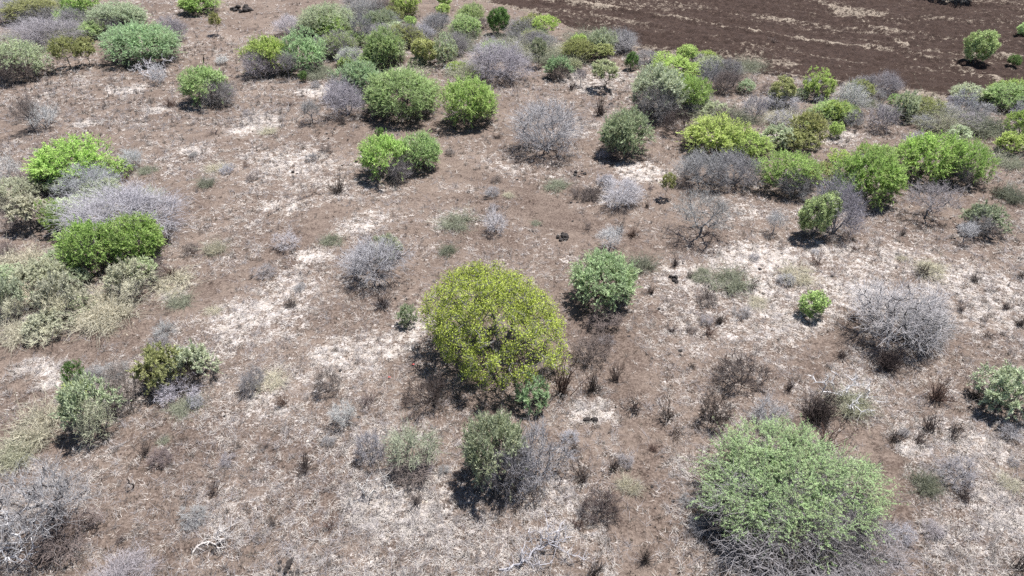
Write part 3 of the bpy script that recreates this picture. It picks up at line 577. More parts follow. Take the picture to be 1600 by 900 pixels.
# ------------------------------------------------------------------ plants: kind, colour, crown box in the photograph, label, options
CL['LR'] = (.405, .550, .275)
ROWS = [
# far left corner
('B','l',(-12,-6,62,42),'pale grey leafless shrub in the far left corner',{}),
('B','l',(20,28,122,76),'lavender-grey leafless shrub below the olive shrub in far left corner',{}),
('G','o',(12,6,92,40),'olive-green shrub among grey leafless shrubs in the far left corner',{'mix':(.3,-.3,.8)}),
('B','v',(88,14,140,58),'grey leafless shrub at the foot of the bright green far-left tree',{}),
('T','b',(98,-12,150,24),'bright green small tree at far left cut by the top edge',{}),
('G','p',(138,6,232,57),'pale green shrub with grey middle, behind the blue-grey dome shrub at far left',{'mix':(.0,-.45,.7)}),
('G','t',(172,38,277,106),'wide blue-grey green dome shrub with bleached dead branches at its foot',{}),
('G','p',(-8,68,72,132),'pale green shrub with dark twiggy front at the left edge near top',{'mix':(-.1,-.45,.8),'col2':'n'}),
('T','o',(78,62,122,96),'olive-yellow small tree with short dark trunk at upper left',{}),
('T','o',(116,68,148,94),'thin olive small tree right of the olive-yellow one at upper left',{}),
('B','v',(242,24,297,66),'grey leafless shrub right of the pale green far-left shrub',{}),
('W','w',(206,90,262,130),'bleached white dead branches fallen at the foot of the blue-grey dome shrub',{}),
('B','w',(230,104,262,138),'small white leafless shrub in front of the bleached dead branches at upper left',{}),
('G','m',(283,107,364,174),'round shrub, green on the left and grey on the right, alone at upper left',{'mix':(.5,-.1,.72)}),
('G','b',(278,-14,341,23),'bright green shrub at the top edge left of the dark stone pile',{}),
('T','o',(324,16,344,40),'little sapling in front of the bright green top-edge shrub',{}),
('K','n',(14,146,66,196),'dark-stemmed leafless small tree at the left edge above the bright green clump',{}),
('B','w',(42,164,92,210),'pale grey leafless shrub right of the dark-stemmed small tree at left edge',{}),
('B','w',(334,84,356,101),'tiny pale leafless shrub on open soil at upper left',{}),
# upper middle clump
('G','y',(380,58,456,122),'yellow-topped green shrub, left of a joined pair at upper left centre',{'mix':(-.1,-.5,.75)}),
('G','t',(440,55,509,118),'blue-green shrub, right of a joined pair at upper left centre',{}),
('K','v',(430,76,464,114),'small grey leafless tree standing before the joined yellow and blue-green shrubs',{}),
('F','d',(466,108,480,126),'tiny dark leafy bush at the foot of the blue-green joined shrub',{}),
('B','w',(428,22,470,56),'pale leafless shrub on open soil behind the joined yellow and blue-green shrubs',{}),
('G','p',(470,10,552,66),'pale green shrub at the far left of the top centre thicket',{}),
('G','b',(486,26,549,68),'brighter green shrub in front of the pale one in the top centre thicket',{}),
('B','v',(504,50,560,96),'dark grey leafless shrub below the bright green shrub of the thicket',{}),
('K','v',(544,22,584,62),'tall grey leafless small tree inside the top centre thicket',{}),
('B','l',(524,72,572,108),'lavender leafless shrub at the thicket edge above the grey-fronted dome',{}),
('B','v',(528,-2,602,36),'grey leafless shrub on the far rim of the top centre thicket',{}),
('S','q',(584,14,622,40),'dull grey-green dry shrub in the middle of the far thicket rim',{}),
('T','y',(614,-12,656,16),'yellow-green small tree at the top edge above the thicket',{}),
('F','b',(630,24,652,46),'small fresh green bush in the heart of the top centre thicket',{}),
('B','v',(650,20,708,60),'grey leafless shrub under the small yellow bushes at top centre',{}),
('F','y',(678,3,706,24),'small yellow-green bush at the top edge right of the yellow tree',{}),
('F','b',(680,-14,708,10),'dark green bush cut by the top edge at top centre',{}),
('G','m',(712,8,756,46),'green shrub beside the dark leafy bush at the field end of the thicket',{}),
('F','d',(760,12,798,54),'dark leafy bush standing tall at the field end of the thicket',{}),
('G','p',(588,38,642,64),'pale green shrub just behind the tall medium-green shrub of the thicket',{}),
('G','m',(567,50,631,114),'tall medium-green shrub in the middle of the thicket',{}),
('B','v',(614,40,658,78),'grey leafless shrub right behind the tall medium-green shrub',{}),
('F','o',(640,60,688,104),'olive leafy bush right of the tall medium-green shrub',{}),
('G','p',(674,64,714,110),'pale olive shrub between the olive leafy bush and the grey drooping shrub',{}),
('S','e',(700,84,752,122),'straw-green dry shrub left of the grey drooping shrub',{}),
('B','l',(728,64,836,134),'wide lavender-grey drooping leafless shrub right of the thicket',{}),
('S','q',(752,44,802,78),'dull dry shrub behind the wide drooping grey shrub',{}),
('S','s',(622,96,662,120),'pale straw shrub tucked behind the large double dome',{}),
('W','w',(688,100,718,120),'small bleached dead shrub behind the round bright dome',{}),
('G','t',(520,98,600,160),'grey-green shrub with grey leafless front, left end of the large dome row',{'mix':(-.3,-.4,.8)}),
('B','l',(508,122,574,190),'grey leafless shrub fronting the left end of the large dome row',{}),
('G','m',(567,108,690,192),'largest green dome of the dome row above centre',{}),
('G','b',(690,122,779,206),'round bright green dome at the right end of the dome row',{}),
('K','v',(460,150,506,186),'thin leafless small tree left of the dome row on whitish soil',{}),
('F','d',(586,196,600,212),'tiny dark bush on soil just above the two-lobed green shrub',{}),
('G','b',(557,204,650,288),'left lobe of the two-lobed green shrub on open soil above centre',{'mix':(.5,-.2,.5)}),
('G','m',(618,200,693,272),'right lobe of the two-lobed green shrub on open soil above centre',{}),
# along the field edge
('S','q',(798,18,838,60),'dull olive dry shrub beside the bright yellow-green tree at field edge',{}),
('T','y',(830,26,873,50),'bright yellow-green small tree at the field edge',{}),
('S','q',(888,38,936,76),'dull dry shrub behind the rounded yellow-green bush at field edge',{}),
('F','y',(892,52,920,80),'rounded yellow-green bush at the field edge',{}),
('G','p',(914,48,962,92),'pale grey-green shrub right of the rounded yellow-green bush',{}),
('T','o',(924,68,962,90),'olive flat-topped small tree before the pale grey-green field-edge shrub',{}),
('T','g',(828,60,856,92),'small dark-trunked tree right of the wide drooping grey shrub',{}),
('S','e',(850,64,908,92),'straw-green dry shrub behind the emerald shrub near field edge',{}),
('G','t',(850,88,896,128),'emerald green shrub raised on dark stems near field edge',{'mix':(0,-.2,.8),'col2':'n'}),
('G','c',(880,90,912,112),'small pale yellow shrub adjoining the emerald shrub',{}),
('K','v',(896,104,920,128),'thin grey leafless tree right of the emerald shrub',{}),
('T','c',(922,92,968,126),'pale green small tree on two thin trunks near field edge',{}),
('D','k',(884,118,902,142),'dark twig tuft between the emerald shrub and the thin grey tree',{}),
('D','k',(926,142,950,184),'tall dark burnt-looking twig tuft standing alone above the grey-green mop shrub',{}),
('F','d',(974,78,998,108),'dark green upright bush at field edge',{}),
('B','v',(988,78,1042,106),'grey leafless shrub at field edge right of the dark upright bush',{}),
('F','b',(1054,70,1094,100),'fresh green bush at field edge behind the large clump',{}),
('G','y',(1016,88,1092,128),'yellow-green shrub at the back of the large clump near field edge',{}),
('G','p',(983,102,1074,192),'big pale green dome, left half of the large clump near field edge',{'mix':(0,-.45,.75)}),
('G','b',(1046,116,1108,178),'bright green shrub on a dark stem, right half of the large clump',{}),
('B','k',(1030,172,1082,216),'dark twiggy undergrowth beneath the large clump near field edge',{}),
('B','v',(1084,94,1128,142),'brownish grey leafless shrub right of the large clump',{}),
('B','n',(1108,108,1162,148),'dull brown leafless shrub at field edge right of the large clump',{}),
('S','q',(1116,148,1174,198),'grey-green dry shrub above the yellow-green dome',{}),
('B','l',(1162,144,1202,192),'lavender leafless shrub above and right of the yellow-green dome',{}),
('G','p',(1152,124,1180,148),'small pale green shrub at field edge above the grey-green dry shrub',{}),
('B','l',(798,158,908,252),'large silvery leafless dome shrub alone above centre',{}),
('G','g',(934,172,1020,254),'grey-green mop-like shrub right of the silvery dome shrub',{}),
('G','y',(1066,180,1168,248),'yellow-green dome above a wide grey leafless shrub',{}),
('G','y',(1128,200,1204,250),'paler yellow-green shrub joined to the right of the yellow-green dome',{}),
('B','v',(1046,224,1142,300),'dark grey leafless shrub under the yellow-green dome, left part',{}),
('B','v',(1106,228,1196,302),'dark grey leafless shrub under the yellow-green dome, right part',{}),
('F','o',(1198,120,1246,164),'olive leafy bush at field edge right of centre',{}),
('G','y',(1256,118,1304,162),'yellow-green upright shrub at field edge right of the olive leafy bush',{}),
('B','l',(1194,142,1254,170),'grey leafless shrub at the foot of the olive leafy bush',{}),
('B','w',(1304,132,1358,184),'pinkish white leafless shrub at the ploughed field edge',{}),
('G','y',(1282,158,1328,198),'yellow-green shrub at the foot of the pinkish white leafless shrub',{}),
('G','o',(1238,172,1294,228),'olive shrub left of the yellow-green foot shrub',{}),
('S','s',(1198,162,1254,190),'straw-coloured shrub below the olive leafy bush',{}),
('G','p',(1188,192,1244,232),'pale green shrub between the yellow-green dome and the olive shrub',{}),
('F','b',(1294,188,1320,214),'little green bush before the yellow-green foot shrub',{}),
('B','v',(1353,162,1408,214),'dark multi-stemmed leafless shrub fanning up near the field edge',{}),
('G','m',(1388,152,1410,170),'tiny green shrub at field edge behind the fan-shaped leafless shrub',{}),
('G','p',(1396,148,1436,198),'pale green shrub right of the fan-shaped leafless shrub',{}),
('S','e',(1436,152,1506,208),'tangled straw-green shrub at the field edge below the lone field tree',{}),
('B','l',(1488,148,1528,190),'pale leafless shrub at field edge right of the tangled straw shrub',{}),
('S','q',(1526,166,1584,224),'olive twiggy dry shrub near right edge below the dark green edge shrub',{}),
('G','m',(1534,132,1606,178),'dark green shrub at the right edge touching the ploughed field',{}),
('G','y',(1572,178,1620,228),'yellow-green shrub cut by the right edge near top',{}),
('B','l',(1576,162,1616,194),'grey leafless shrub at the right edge between two green shrubs',{}),
('F','m',(1507,45,1558,98),'lone bushy green tree standing in the ploughed field',{}),
('F','d',(1576,84,1598,104),'low green bush right of the lone tree in the ploughed field',{}),
('F','m',(1588,34,1616,58),'pale bush at the right edge of the ploughed field',{}),
# right thicket
('G','V',(1395,204,1502,292),'big bright green flat-topped shrub, largest of the right thicket',{}),
('G','b',(1476,222,1547,298),'green shrub joined to the right end of the right thicket',{'mix':(-.4,-.1,.7)}),
('F','p',(1478,200,1518,226),'small blue-green bush behind the largest shrub of the right thicket',{}),
('G','V',(1304,228,1416,330),'leaning bright green shrub in the middle of the right thicket',{}),
('G','b',(1188,234,1284,310),'green shrub at the left end of the right thicket',{'mix':(.1,-.45,.7)}),
('G','o',(1262,250,1316,290),'olive shrub between the left and middle shrubs of the right thicket',{}),
('B','l',(1268,272,1358,386),'tall lavender leafless shrub in front of the right thicket',{}),
('F','m',(1246,290,1311,378),'upright leafy green bush before the tall lavender leafless shrub',{}),
('K','v',(1414,278,1502,336),'spreading leafless small tree in front of the largest thicket shrub',{}),
('K','w',(1194,322,1232,360),'tiny pale leafless tree left of the upright leafy bush',{}),
('G','g',(1504,314,1578,374),'grey-green shrub at right with a bent leafless tree before it',{'mix':(-.3,-.3,.8)}),
('K','w',(1494,342,1534,376),'small bent leafless tree before the grey-green dry shrub at right',{}),
('D','k',(1402,352,1420,370),'small dark twig tuft on pale soil below the right thicket',{}),
('D','r',(1534,276,1570,308),'reddish twig tuft right of the right thicket',{}),
('S','q',(1568,262,1608,326),'dull dry shrub at the right edge beside the reddish tuft',{}),
('G','y',(1552,212,1606,248),'yellow-green low shrub at right edge behind the reddish tuft',{}),
('S','q',(1548,236,1600,262),'low dull shrub before the yellow-green low shrub at right edge',{}),
('S','s',(1222,402,1274,440),'pale straw tuft shrub on open soil right of centre',{}),
('S','s',(1434,404,1480,434),'pale straw shrub behind the big white leafless shrub',{}),
('B','w',(1322,428,1484,566),'big white leafless shrub with dark base at right',{'bark':(.05,.045,.045)}),
('B','v',(1400,470,1496,556),'grey leafless shrub adjoining the right side of the big white one',{}),
('D','k',(1352,530,1420,580),'black twig tuft at the foot of the big white leafless shrub',{}),
('F','b',(1247,450,1298,500),'small fresh green leafy bush on open soil right of centre',{}),
('D','k',(1302,532,1328,562),'small dark twig tuft left of the black tuft under the white shrub',{}),
('W','w',(1280,566,1384,648),'bleached white gnarled dead shrub with curling limbs at right',{}),
('S','e',(1306,592,1366,650),'grey-green dry shrub tangled with the bleached gnarled dead shrub',{}),
('D','k',(1228,606,1322,660),'wide dark twig tuft left of the bleached gnarled dead shrub',{}),
('D','k',(1222,576,1244,612),'slim dark twig tuft above the wide dark one at right',{}),
('D','r',(1438,582,1488,630),'fan-shaped dark twig tuft left of the blue-green right-edge dome',{}),
('D','k',(1430,636,1478,678),'dark twig tuft below the fan-shaped tuft at right',{}),
('D','k',(1472,652,1504,692),'dark twig tuft at lower right beside the one below the fan-shaped tuft',{}),
('D','k',(1382,656,1414,692),'dark twig tuft right of the large lower-right dome top',{}),
('G','p',(1523,568,1622,664),'pale blue-green dome cut by the right edge',{}),
('D','k',(1556,464,1584,488),'dark twig tuft near right edge above the pale blue-green dome',{}),
('D','k',(1578,492,1604,514),'dark twig tuft at the right edge between straw patches',{}),
('D','k',(1578,410,1606,436),'dark twig tuft at the right edge below the dull dry shrub',{}),
('B','v',(1168,618,1232,672),'low grey leafless shrub above the large lower-right dome',{}),
('D','r',(1256,648,1322,698),'reddish dark twig tuft behind the top of the large lower-right dome',{}),
# left clump
('G','V',(46,220,168,304),'bright green shrub at the back of the left clump',{}),
('G','b',(150,252,207,290),'small green lobe right of the back shrub of the left clump',{}),
('B','l',(94,258,190,318),'grey leafless shrub between the green back shrub and the great lavender shrub',{}),
('B','l',(108,279,292,386),'great lavender leafless shrub in the left clump',{}),
('G','V',(69,320,116,376),'small bright green round shrub left of the great lavender shrub',{}),
('G','V',(94,342,190,438),'vivid green shrub in front of the great lavender shrub, left half',{}),
('G','V',(164,334,263,428),'vivid green shrub in front of the great lavender shrub, right half',{}),
('G','c',(196,404,248,448),'yellowish low shrub at the foot of the vivid green pair',{}),
('B','w',(184,234,230,276),'white leafless shrub on open soil right of the left clump',{}),
('B','w',(-14,244,37,290),'white leafless shrub at the left edge beside the left clump',{}),
('T','e',(8,306,74,350),'straw-green spindly small tree left of the left clump',{}),
('G','x',(-14,280,62,328),'straw-green dry shrub at the left edge behind the spindly tree',{'mix':(.1,-.5,.7),'col2':'s'}),
('S','s',(-12,372,62,434),'straw shrub at the left edge below the spindly tree',{}),
('G','x',(16,404,114,474),'wide straw-green shrub below the vivid green pair',{'mix':(.1,-.5,.7),'col2':'s'}),
('G','x',(56,424,136,504),'straw-green shrub before the wide one in the straw thicket',{'mix':(.1,-.5,.7),'col2':'s'}),
('G','x',(-14,430,54,504),'straw-green shrub at the left edge in the straw thicket',{'mix':(.1,-.5,.7),'col2':'s'}),
('S','s',(106,434,184,504),'pale straw shrub in the middle of the straw thicket',{}),
('G','x',(164,404,244,474),'straw-green shrub at the right end of the straw thicket',{'mix':(.1,-.5,.7),'col2':'s'}),
('S','s',(128,456,204,518),'pale straw shrub at the lower right of the straw thicket',{}),
('S','s',(238,418,302,462),'pale straw shrub reaching out right of the straw thicket',{}),
('G','x',(36,478,114,534),'straw-green shrub at the lower rim of the straw thicket',{'mix':(.1,-.5,.7),'col2':'s'}),
('S','s',(-14,488,44,536),'pale straw shrub in the lower left corner of the straw thicket',{}),
('B','w',(88,446,119,486),'small white woolly leafless shrub within the straw thicket',{}),
('B','w',(18,476,42,494),'tiny white leafless shrub at the left of the straw thicket',{}),
('S','q',(308,272,334,298),'tiny grey-green shrub on open soil right of the white leafless shrub',{}),
('S','s',(316,362,350,402),'pale straw tuft shrub right of the great lavender shrub',{}),
# centre
('D','k',(508,262,548,304),'dark-footed bare twig tuft left of the two-lobed green shrub',{}),
('B','l',(522,358,638,456),'silver-lavender leafless shrub left of the central yellow tree',{'bark':(.08,.07,.07)}),
('G','g',(576,362,634,410),'grey-green shrub behind the silver-lavender leafless shrub',{}),
('S','q',(686,368,712,396),'tiny grey-green tuft shrub above the central yellow tree',{}),
('S','q',(688,322,742,348),'low grey scrub on open soil above the central yellow tree',{}),
('B','w',(750,318,797,366),'small white leafless shrub on open soil above the central tree',{}),
('B','w',(428,362,472,398),'pale leafless shrub on the white patch left of centre',{}),
('B','w',(936,272,1014,328),'low white leafless shrub below the grey-green mop shrub',{}),
('S','n',(892,272,938,310),'brown dry shrub left of the low white leafless shrub',{}),
('S','q',(852,272,888,294),'small grey dry shrub left of the brown dry shrub',{}),
('T','o',(1032,266,1058,298),'slender sapling with thin stem left of the wide leafless tree',{}),
('D','k',(1004,306,1018,324),'tiny dark weed below the low white leafless shrub',{}),
('K','v',(1046,290,1158,366),'wide leafless tree casting a round shadow right of centre',{}),
('K','w',(922,340,986,386),'small white leafless tree above the mint-green shrub',{}),
('G','t',(886,380,1006,490),'round mint-green shrub right of the central yellow tree',{}),
('B','n',(908,470,984,516),'bare grey branches under the mint-green shrub',{}),
('S','q',(984,378,1028,422),'dull dark dry shrub right behind the mint-green shrub',{}),
('D','k',(1046,394,1064,414),'small dark twig tuft right of the dull dry shrub',{}),
('D','k',(1068,416,1088,434),'small dark twig tuft further right of the dull dry shrub',{}),
('S','q',(1102,402,1168,454),'sprawling dry shrub with bare arching twigs right of centre',{}),
('D','k',(1160,426,1190,452),'dark twig tuft right of the sprawling dry shrub',{}),
('D','k',(1008,428,1026,458),'upright dark twig tuft beside the mint-green shrub',{}),
('G','p',(92,576,186,692),'grey-green shrub, tallest of the row at lower left',{'mix':(.3,-.4,.8),'col2':'e'}),
('G','d',(96,556,130,612),'dark slim shrub at the back of the lower left row',{}),
('B','n',(150,564,236,640),'purple-grey leafless shrub in the middle of the lower left row',{}),
('G','o',(210,534,296,620),'olive-green shrub in the lower left row',{}),
('G','p',(264,534,344,608),'pale green shrub at the right end of the lower left row',{'mix':(-.1,-.5,.6),'col2':'k'}),
('S','s',(6,612,86,686),'pale straw shrub left of the lower left row',{}),
('B','v',(368,572,418,624),'grey leafless shrub on open soil right of the lower left row',{}),
('S','e',(-16,664,44,724),'straw-green shrub at the left edge below the pale straw shrub',{}),
('G','g',(619,474,654,516),'small grey-green shrub left of the central yellow tree',{}),
('B','n',(486,578,534,628),'brownish leafless shrub left of the central tree foot',{}),
('B','w',(512,628,564,678),'pale leafless shrub below the brownish one left of the central tree',{}),
('G','t',(804,592,862,652),'fresh green shrub at the right foot of the central tree',{}),
('S','s',(394,584,442,608),'low straw shrub right of the grey leafless shrub at left',{}),
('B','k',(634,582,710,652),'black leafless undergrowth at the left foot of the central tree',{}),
('B','n',(884,508,964,574),'reddish brown leafless shrub below the mint-green shrub',{}),
('D','r',(852,536,906,622),'reddish twig tuft at the right foot of the central tree',{}),
('D','k',(910,568,942,612),'dark twig tuft below the reddish brown leafless shrub',{}),
('D','k',(944,556,982,598),'dark twig tuft right of the reddish brown leafless shrub',{}),
('D','k',(1018,606,1068,660),'dark twig tuft on whitish soil left of the two black leafless shrubs',{}),
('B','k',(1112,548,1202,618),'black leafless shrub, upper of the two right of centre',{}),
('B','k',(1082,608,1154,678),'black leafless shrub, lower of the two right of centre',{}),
('D','k',(1040,500,1060,516),'tiny dark twig tuft on open soil below the mint-green shrub',{}),
('D','k',(1095,440,1115,466),'tiny dark twig tuft below the sprawling dry shrub',{}),
('D','k',(1112,484,1136,504),'dark forked twig tuft in open soil right of centre',{}),
('D','k',(1070,556,1094,570),'low dark twig tuft left of the upper black leafless shrub',{}),
# foreground
('K','v',(-40,702,160,856),'leafless tree with black upright stems in the lower left corner',{'bark':(.045,.04,.042)}),
('B','n',(40,796,150,876),'tangled grey leafless shrub under the black-stemmed tree at lower left',{}),
('W','w',(-60,760,80,890),'bleached white dead limbs at the lower left edge',{}),
('B','v',(114,868,246,950),'lavender leafless shrub cut by the bottom edge at lower left',{}),
('B','q',(590,656,692,754),'grey-olive twiggy dry shrub below left of the central tree',{}),
('B','v',(548,676,606,736),'grey leafless shrub left of the olive dry shrub',{}),
('B','n',(600,700,690,770),'brown drooping leafless shrub before the olive dry shrub',{}),
('D','k',(462,700,494,734),'dark twig tuft on brown soil at lower left centre',{}),
('G','g',(716,642,836,786),'green shrub with grey twigs below the central yellow tree',{'mix':(.45,-.35,.8)}),
('B','v',(784,666,892,778),'grey leafless shrub joined to the right of the green shrub below the central tree',{}),
('B','k',(902,762,980,826),'dark leafless shrub at lower centre on open soil',{}),
('D','k',(886,716,930,754),'dark twig tuft right of the joined grey leafless shrub',{}),
('D','k',(942,706,974,738),'small dark twig tuft above the dark leafless shrub at lower centre',{}),
('S','s',(968,738,1004,772),'white straw tuft shrub above right of the dark leafless shrub',{}),
('D','k',(992,856,1022,884),'dark twig tuft near the bottom edge at lower centre',{}),
('D','k',(900,868,946,910),'dark twig tuft cut by the bottom edge at lower centre',{}),
('G','LR',(1090,682,1378,872),'largest green dome shrub with grey twiggy front at lower right',{'mix':(.08,-.40,.95,.85),'proto':'LR'}),
('B','v',(1240,780,1420,930),'grey leafless shrub in front of the largest dome shrub at lower right',{'bark':(.10,.095,.09)}),
('B','v',(1466,714,1534,768),'low grey leafless shrub on brown soil at lower right',{}),
('S','q',(1430,718,1476,774),'dull grey-green low shrub left of the low grey leafless shrub at lower right',{}),
('D','k',(1562,836,1622,894),'dark twig tuft in the lower right corner',{}),
('D','k',(1378,792,1400,832),'dark twig tuft right beside the largest dome shrub',{}),
]
PR = {'LR': green(405, 3.3, nt=460, per=12, leaves=30, lw=(.070, .020), amp=.2, bald=.16)}
for kind, col, box, label, opt in ROWS:
    opt = dict(opt)
    if 'proto' in opt: opt['proto'] = PR[opt['proto']]
    plant(kind, col, box, label, **opt)
# low scrub crowding the thickets, each bush its own thing
rf = random.Random(5)
ORD = 'first second third fourth fifth sixth seventh eighth ninth tenth eleventh twelfth thirteenth fourteenth fifteenth sixteenth seventeenth eighteenth nineteenth twentieth'.split()
ORD += ['twenty-' + s_ for s_ in ORD[:9]] + ['thirtieth'] + ['thirty-' + s_ for s_ in ORD[:9]] + ['fortieth']
def number_from_left(objs):
    objs = sorted(objs, key=lambda o_: float(project(np.array(o_.location))[0]))
    for i_, o_ in enumerate(objs): o_['label'] = '%s, %s such from left' % (o_['label'], ORD[i_]) if len(objs) > 1 else o_['label']
FILL = [((480, 10, 850, 122), 46, 'in the top centre thicket'), ((1070, 96, 1600, 205), 40, 'in the field edge belt'), ((1150, 190, 1560, 260), 16, 'among the right thicket'),
        ((0, 0, 150, 90), 12, 'in the far left corner'), ((0, 290, 250, 525), 26, 'in the straw thicket'), ((790, 40, 990, 110), 16, 'above the emerald shrub'), ((90, 570, 320, 660), 6, 'in the lower left row'),
        ((250, 380, 630, 650), 18, 'on open soil left of the central tree'), ((180, 690, 700, 880), 16, 'on open soil at lower left'), ((1010, 390, 1590, 560), 22, 'on open soil below the right thicket'),
        ((1400, 600, 1595, 880), 12, 'on open soil at lower right'), ((150, 130, 560, 340), 20, 'on open soil at upper left'), ((700, 215, 1050, 385), 16, 'on open soil above the central tree'), ((880, 500, 1110, 880), 14, 'on open soil right of the central tree')]
KW = {'B': 'leafless grey', 'S': 'straw-coloured', 'G': 'small green', 'D': 'dark dead'}
for (bx0, by0, bx1, by1), cnt, lab in FILL:
    made = {}
    while sum(map(len, made.values())) < cnt:
        x = rf.uniform(bx0, bx1); y = rf.uniform(by0, by1); q_, _ = at(x, y)
        if float(field_inside(q_[0], q_[1])) > -.6: continue
        w_ = rf.uniform(12, 34) * (.7 + y / 900) if 'open' in lab else rf.uniform(26, 58) * (1.25 if y > 300 else 1.0); h_ = w_ * rf.uniform(.55, .75)
        kk, cc = rf.choice([('S', 'e'), ('S', 's'), ('G', 'g'), ('B', 'n'), ('G', 'p'), ('B', 'q')] if 'straw' in lab else [('B', 'n'), ('B', 'v'), ('B', 'l'), ('S', 'q'), ('S', 's'), ('D', 'k'), ('D', 'k'), ('D', 'r'), ('B', 'v'), ('D', 'n')] if 'open' in lab else [('B', 'v'), ('B', 'l'), ('B', 'n'), ('S', 'q'), ('S', 'e'), ('G', 'p'), ('G', 'o'), ('G', 'y'), ('G', 'g'), ('B', 'v'), ('B', 'l'), ('B', 'v'), ('G', 'm')])
        o = plant(kk, cc, (round(x - w_ / 2), round(y - h_), round(x + w_ / 2), round(y)), '%s scrub bush %s' % (KW[kk], lab))
        o.name = 'scrub_bush'; o['group'] = '%s scrub bushes %s' % (KW[kk], lab); made.setdefault(kk, []).append(o)
    for l_ in made.values(): number_from_left(l_)
# the central yellow-leaved tree
yt = leafy(311, 3.1, asp=.95, k=.55, nt=620, per=84, lw=(.070, .040), clr=.10, amp=.34, zlo=-.42, taper=.1, twn=8)
yt['parts'] = [(n, m, s) for n, m, s in yt['parts']]
CL['Y'] = (.400, .460, .100)
ytree = plant('Y', 'Y', (664, 394, 896, 622), 'large yellow-green leafy tree in the centre with grey limbs showing through', proto=yt, bark=(.17, .16, .16))
for c_ in ytree.children: c_.scale = (c_.scale[0] * 1.08, c_.scale[1] * 1.06, c_.scale[2] * 1.06)

# ------------------------------------------------------------------ stones
def stone_mesh(seed):
    import bmesh
    rng = np.random.default_rng(seed); bm = bmesh.new(); bmesh.ops.create_icosphere(bm, subdivisions=2, radius=1.0)
    cut = [(unit(rng.normal(size=3)), rng.uniform(.55, .85)) for _ in range(7)]
    for v in bm.verts:
        p = np.array(v.co)
        for n_, d_ in cut:
            e = p @ n_ - d_
            if e > 0: p = p - n_ * e
        v.co = p + rng.normal(size=3) * .03
    me = bpy.data.meshes.new('stone'); bm.to_mesh(me); bm.free(); me.materials.append(M_STONE); return me
SM = [stone_mesh(i) for i in range(5)]
def stone(px, py, w, label, col=(.030, .024, .022), group=None, dz=0.0, i=0, name='stone', off=(0, 0)):
    p, dep = at(px, py); r = w / 2 / (FPX / dep); rng = random.Random(int(px * 7 + py * 13 + i))
    o = mesh_obj(name, SM[(int(px) + i) % 5], None, col); x, y = p[0] + off[0], p[1] + off[1]
    o.scale = (r, r * rng.uniform(.7, 1), r * rng.uniform(.55, .8)); o.location = (x, y, float(height(x, y)) + o.scale[2] * .35 + dz); o.rotation_euler = (rng.uniform(-.3, .3), rng.uniform(-.3, .3), rng.uniform(0, 6))
    tag(o, label, 'stone', group); return o
stone(917, 656, 13, 'black stone, left one of the pair below the central tree', i=1)
stone(929, 656, 13, 'black stone, right one of the pair below the central tree', i=2)
stone(1064, 544, 9, 'single dark stone on the open soil right of the central tree')
stone(481, 693, 5, 'small white stone on brown soil beside dark twig tuft at lower left', (.75, .68, .58))
stone(661, 790, 4.5, 'small pale stone, left of two below the olive dry shrub', (.6, .52, .42))
stone(667, 789, 4.5, 'small pale stone, right of two below the olive dry shrub', (.6, .52, .42), i=3)
def pile(px, py, n, spread, w, label, group, seed):
    rng = random.Random(seed)
    for i in range(n):
        a = rng.uniform(0, 6.28); d = spread * rng.random() ** .6
        stone(px, py, w * rng.uniform(.7, 1.3), label, group=group, i=i, dz=max(0, (spread - d)) * .45 * rng.random(), off=(math.cos(a) * d, math.sin(a) * d), name='rock_clod')
pile(878, 366, 16, .34, 7, 'dark rock clod heaped above the central tree', 'dark heap above the central tree', 1)
pile(380, 13, 16, 1.1, 9, 'dark clod in the heap near the top edge at left', 'dark heap near the top edge', 2)
pile(452, 893, 14, .45, 8, 'black clod in the cluster at the bottom edge', 'black clods at the bottom edge', 3)
pile(1052, 433, 6, .3, 7, 'dark clod right of the mint-green shrub', 'dark clods right of the mint-green shrub', 4)
pile(905, 269, 5, .45, 6, 'dark clod on soil below the silvery dome shrub', 'dark clods below the silvery dome shrub', 5)
pile(1165, 46, 3, .25, 8, 'dark clod on the pale ridge in the ploughed field', 'dark clods in the ploughed field', 6)
rg = random.Random(77); n = 0
CR = [(1000, 560, 170, 120, 'right of the central tree'), (850, 300, 200, 90, 'above the central tree'), (1450, 800, 140, 90, 'in the lower right corner'),
      (640, 520, 60, 80, 'left of the central tree'), (1250, 440, 250, 60, 'below the right thicket'), (420, 700, 160, 150, 'on the brown soil at lower left'),
      (1040, 740, 60, 90, 'beside the largest dome shrub at lower right'), (480, 240, 160, 60, 'left of the two-lobed green shrub'), (1480, 330, 110, 60, 'around the bent leafless tree'), (960, 160, 40, 40, 'in the gap by the emerald shrub')]
made = {}
while n < 150:
    cx, cy, rx, ry, wh = rg.choice(CR); px, py = rg.gauss(cx, rx * .45), rg.gauss(cy, ry * .45)
    if not (5 < px < 1595 and 60 < py < 895): continue
    o = stone(px, py, rg.choice([3, 3.5, 4, 4, 5, 6.5]), 'small dark stone ' + wh, group='small dark stones ' + wh, i=n); n += 1
    made.setdefault(wh, []).append(o)
for l_ in made.values(): number_from_left(l_)

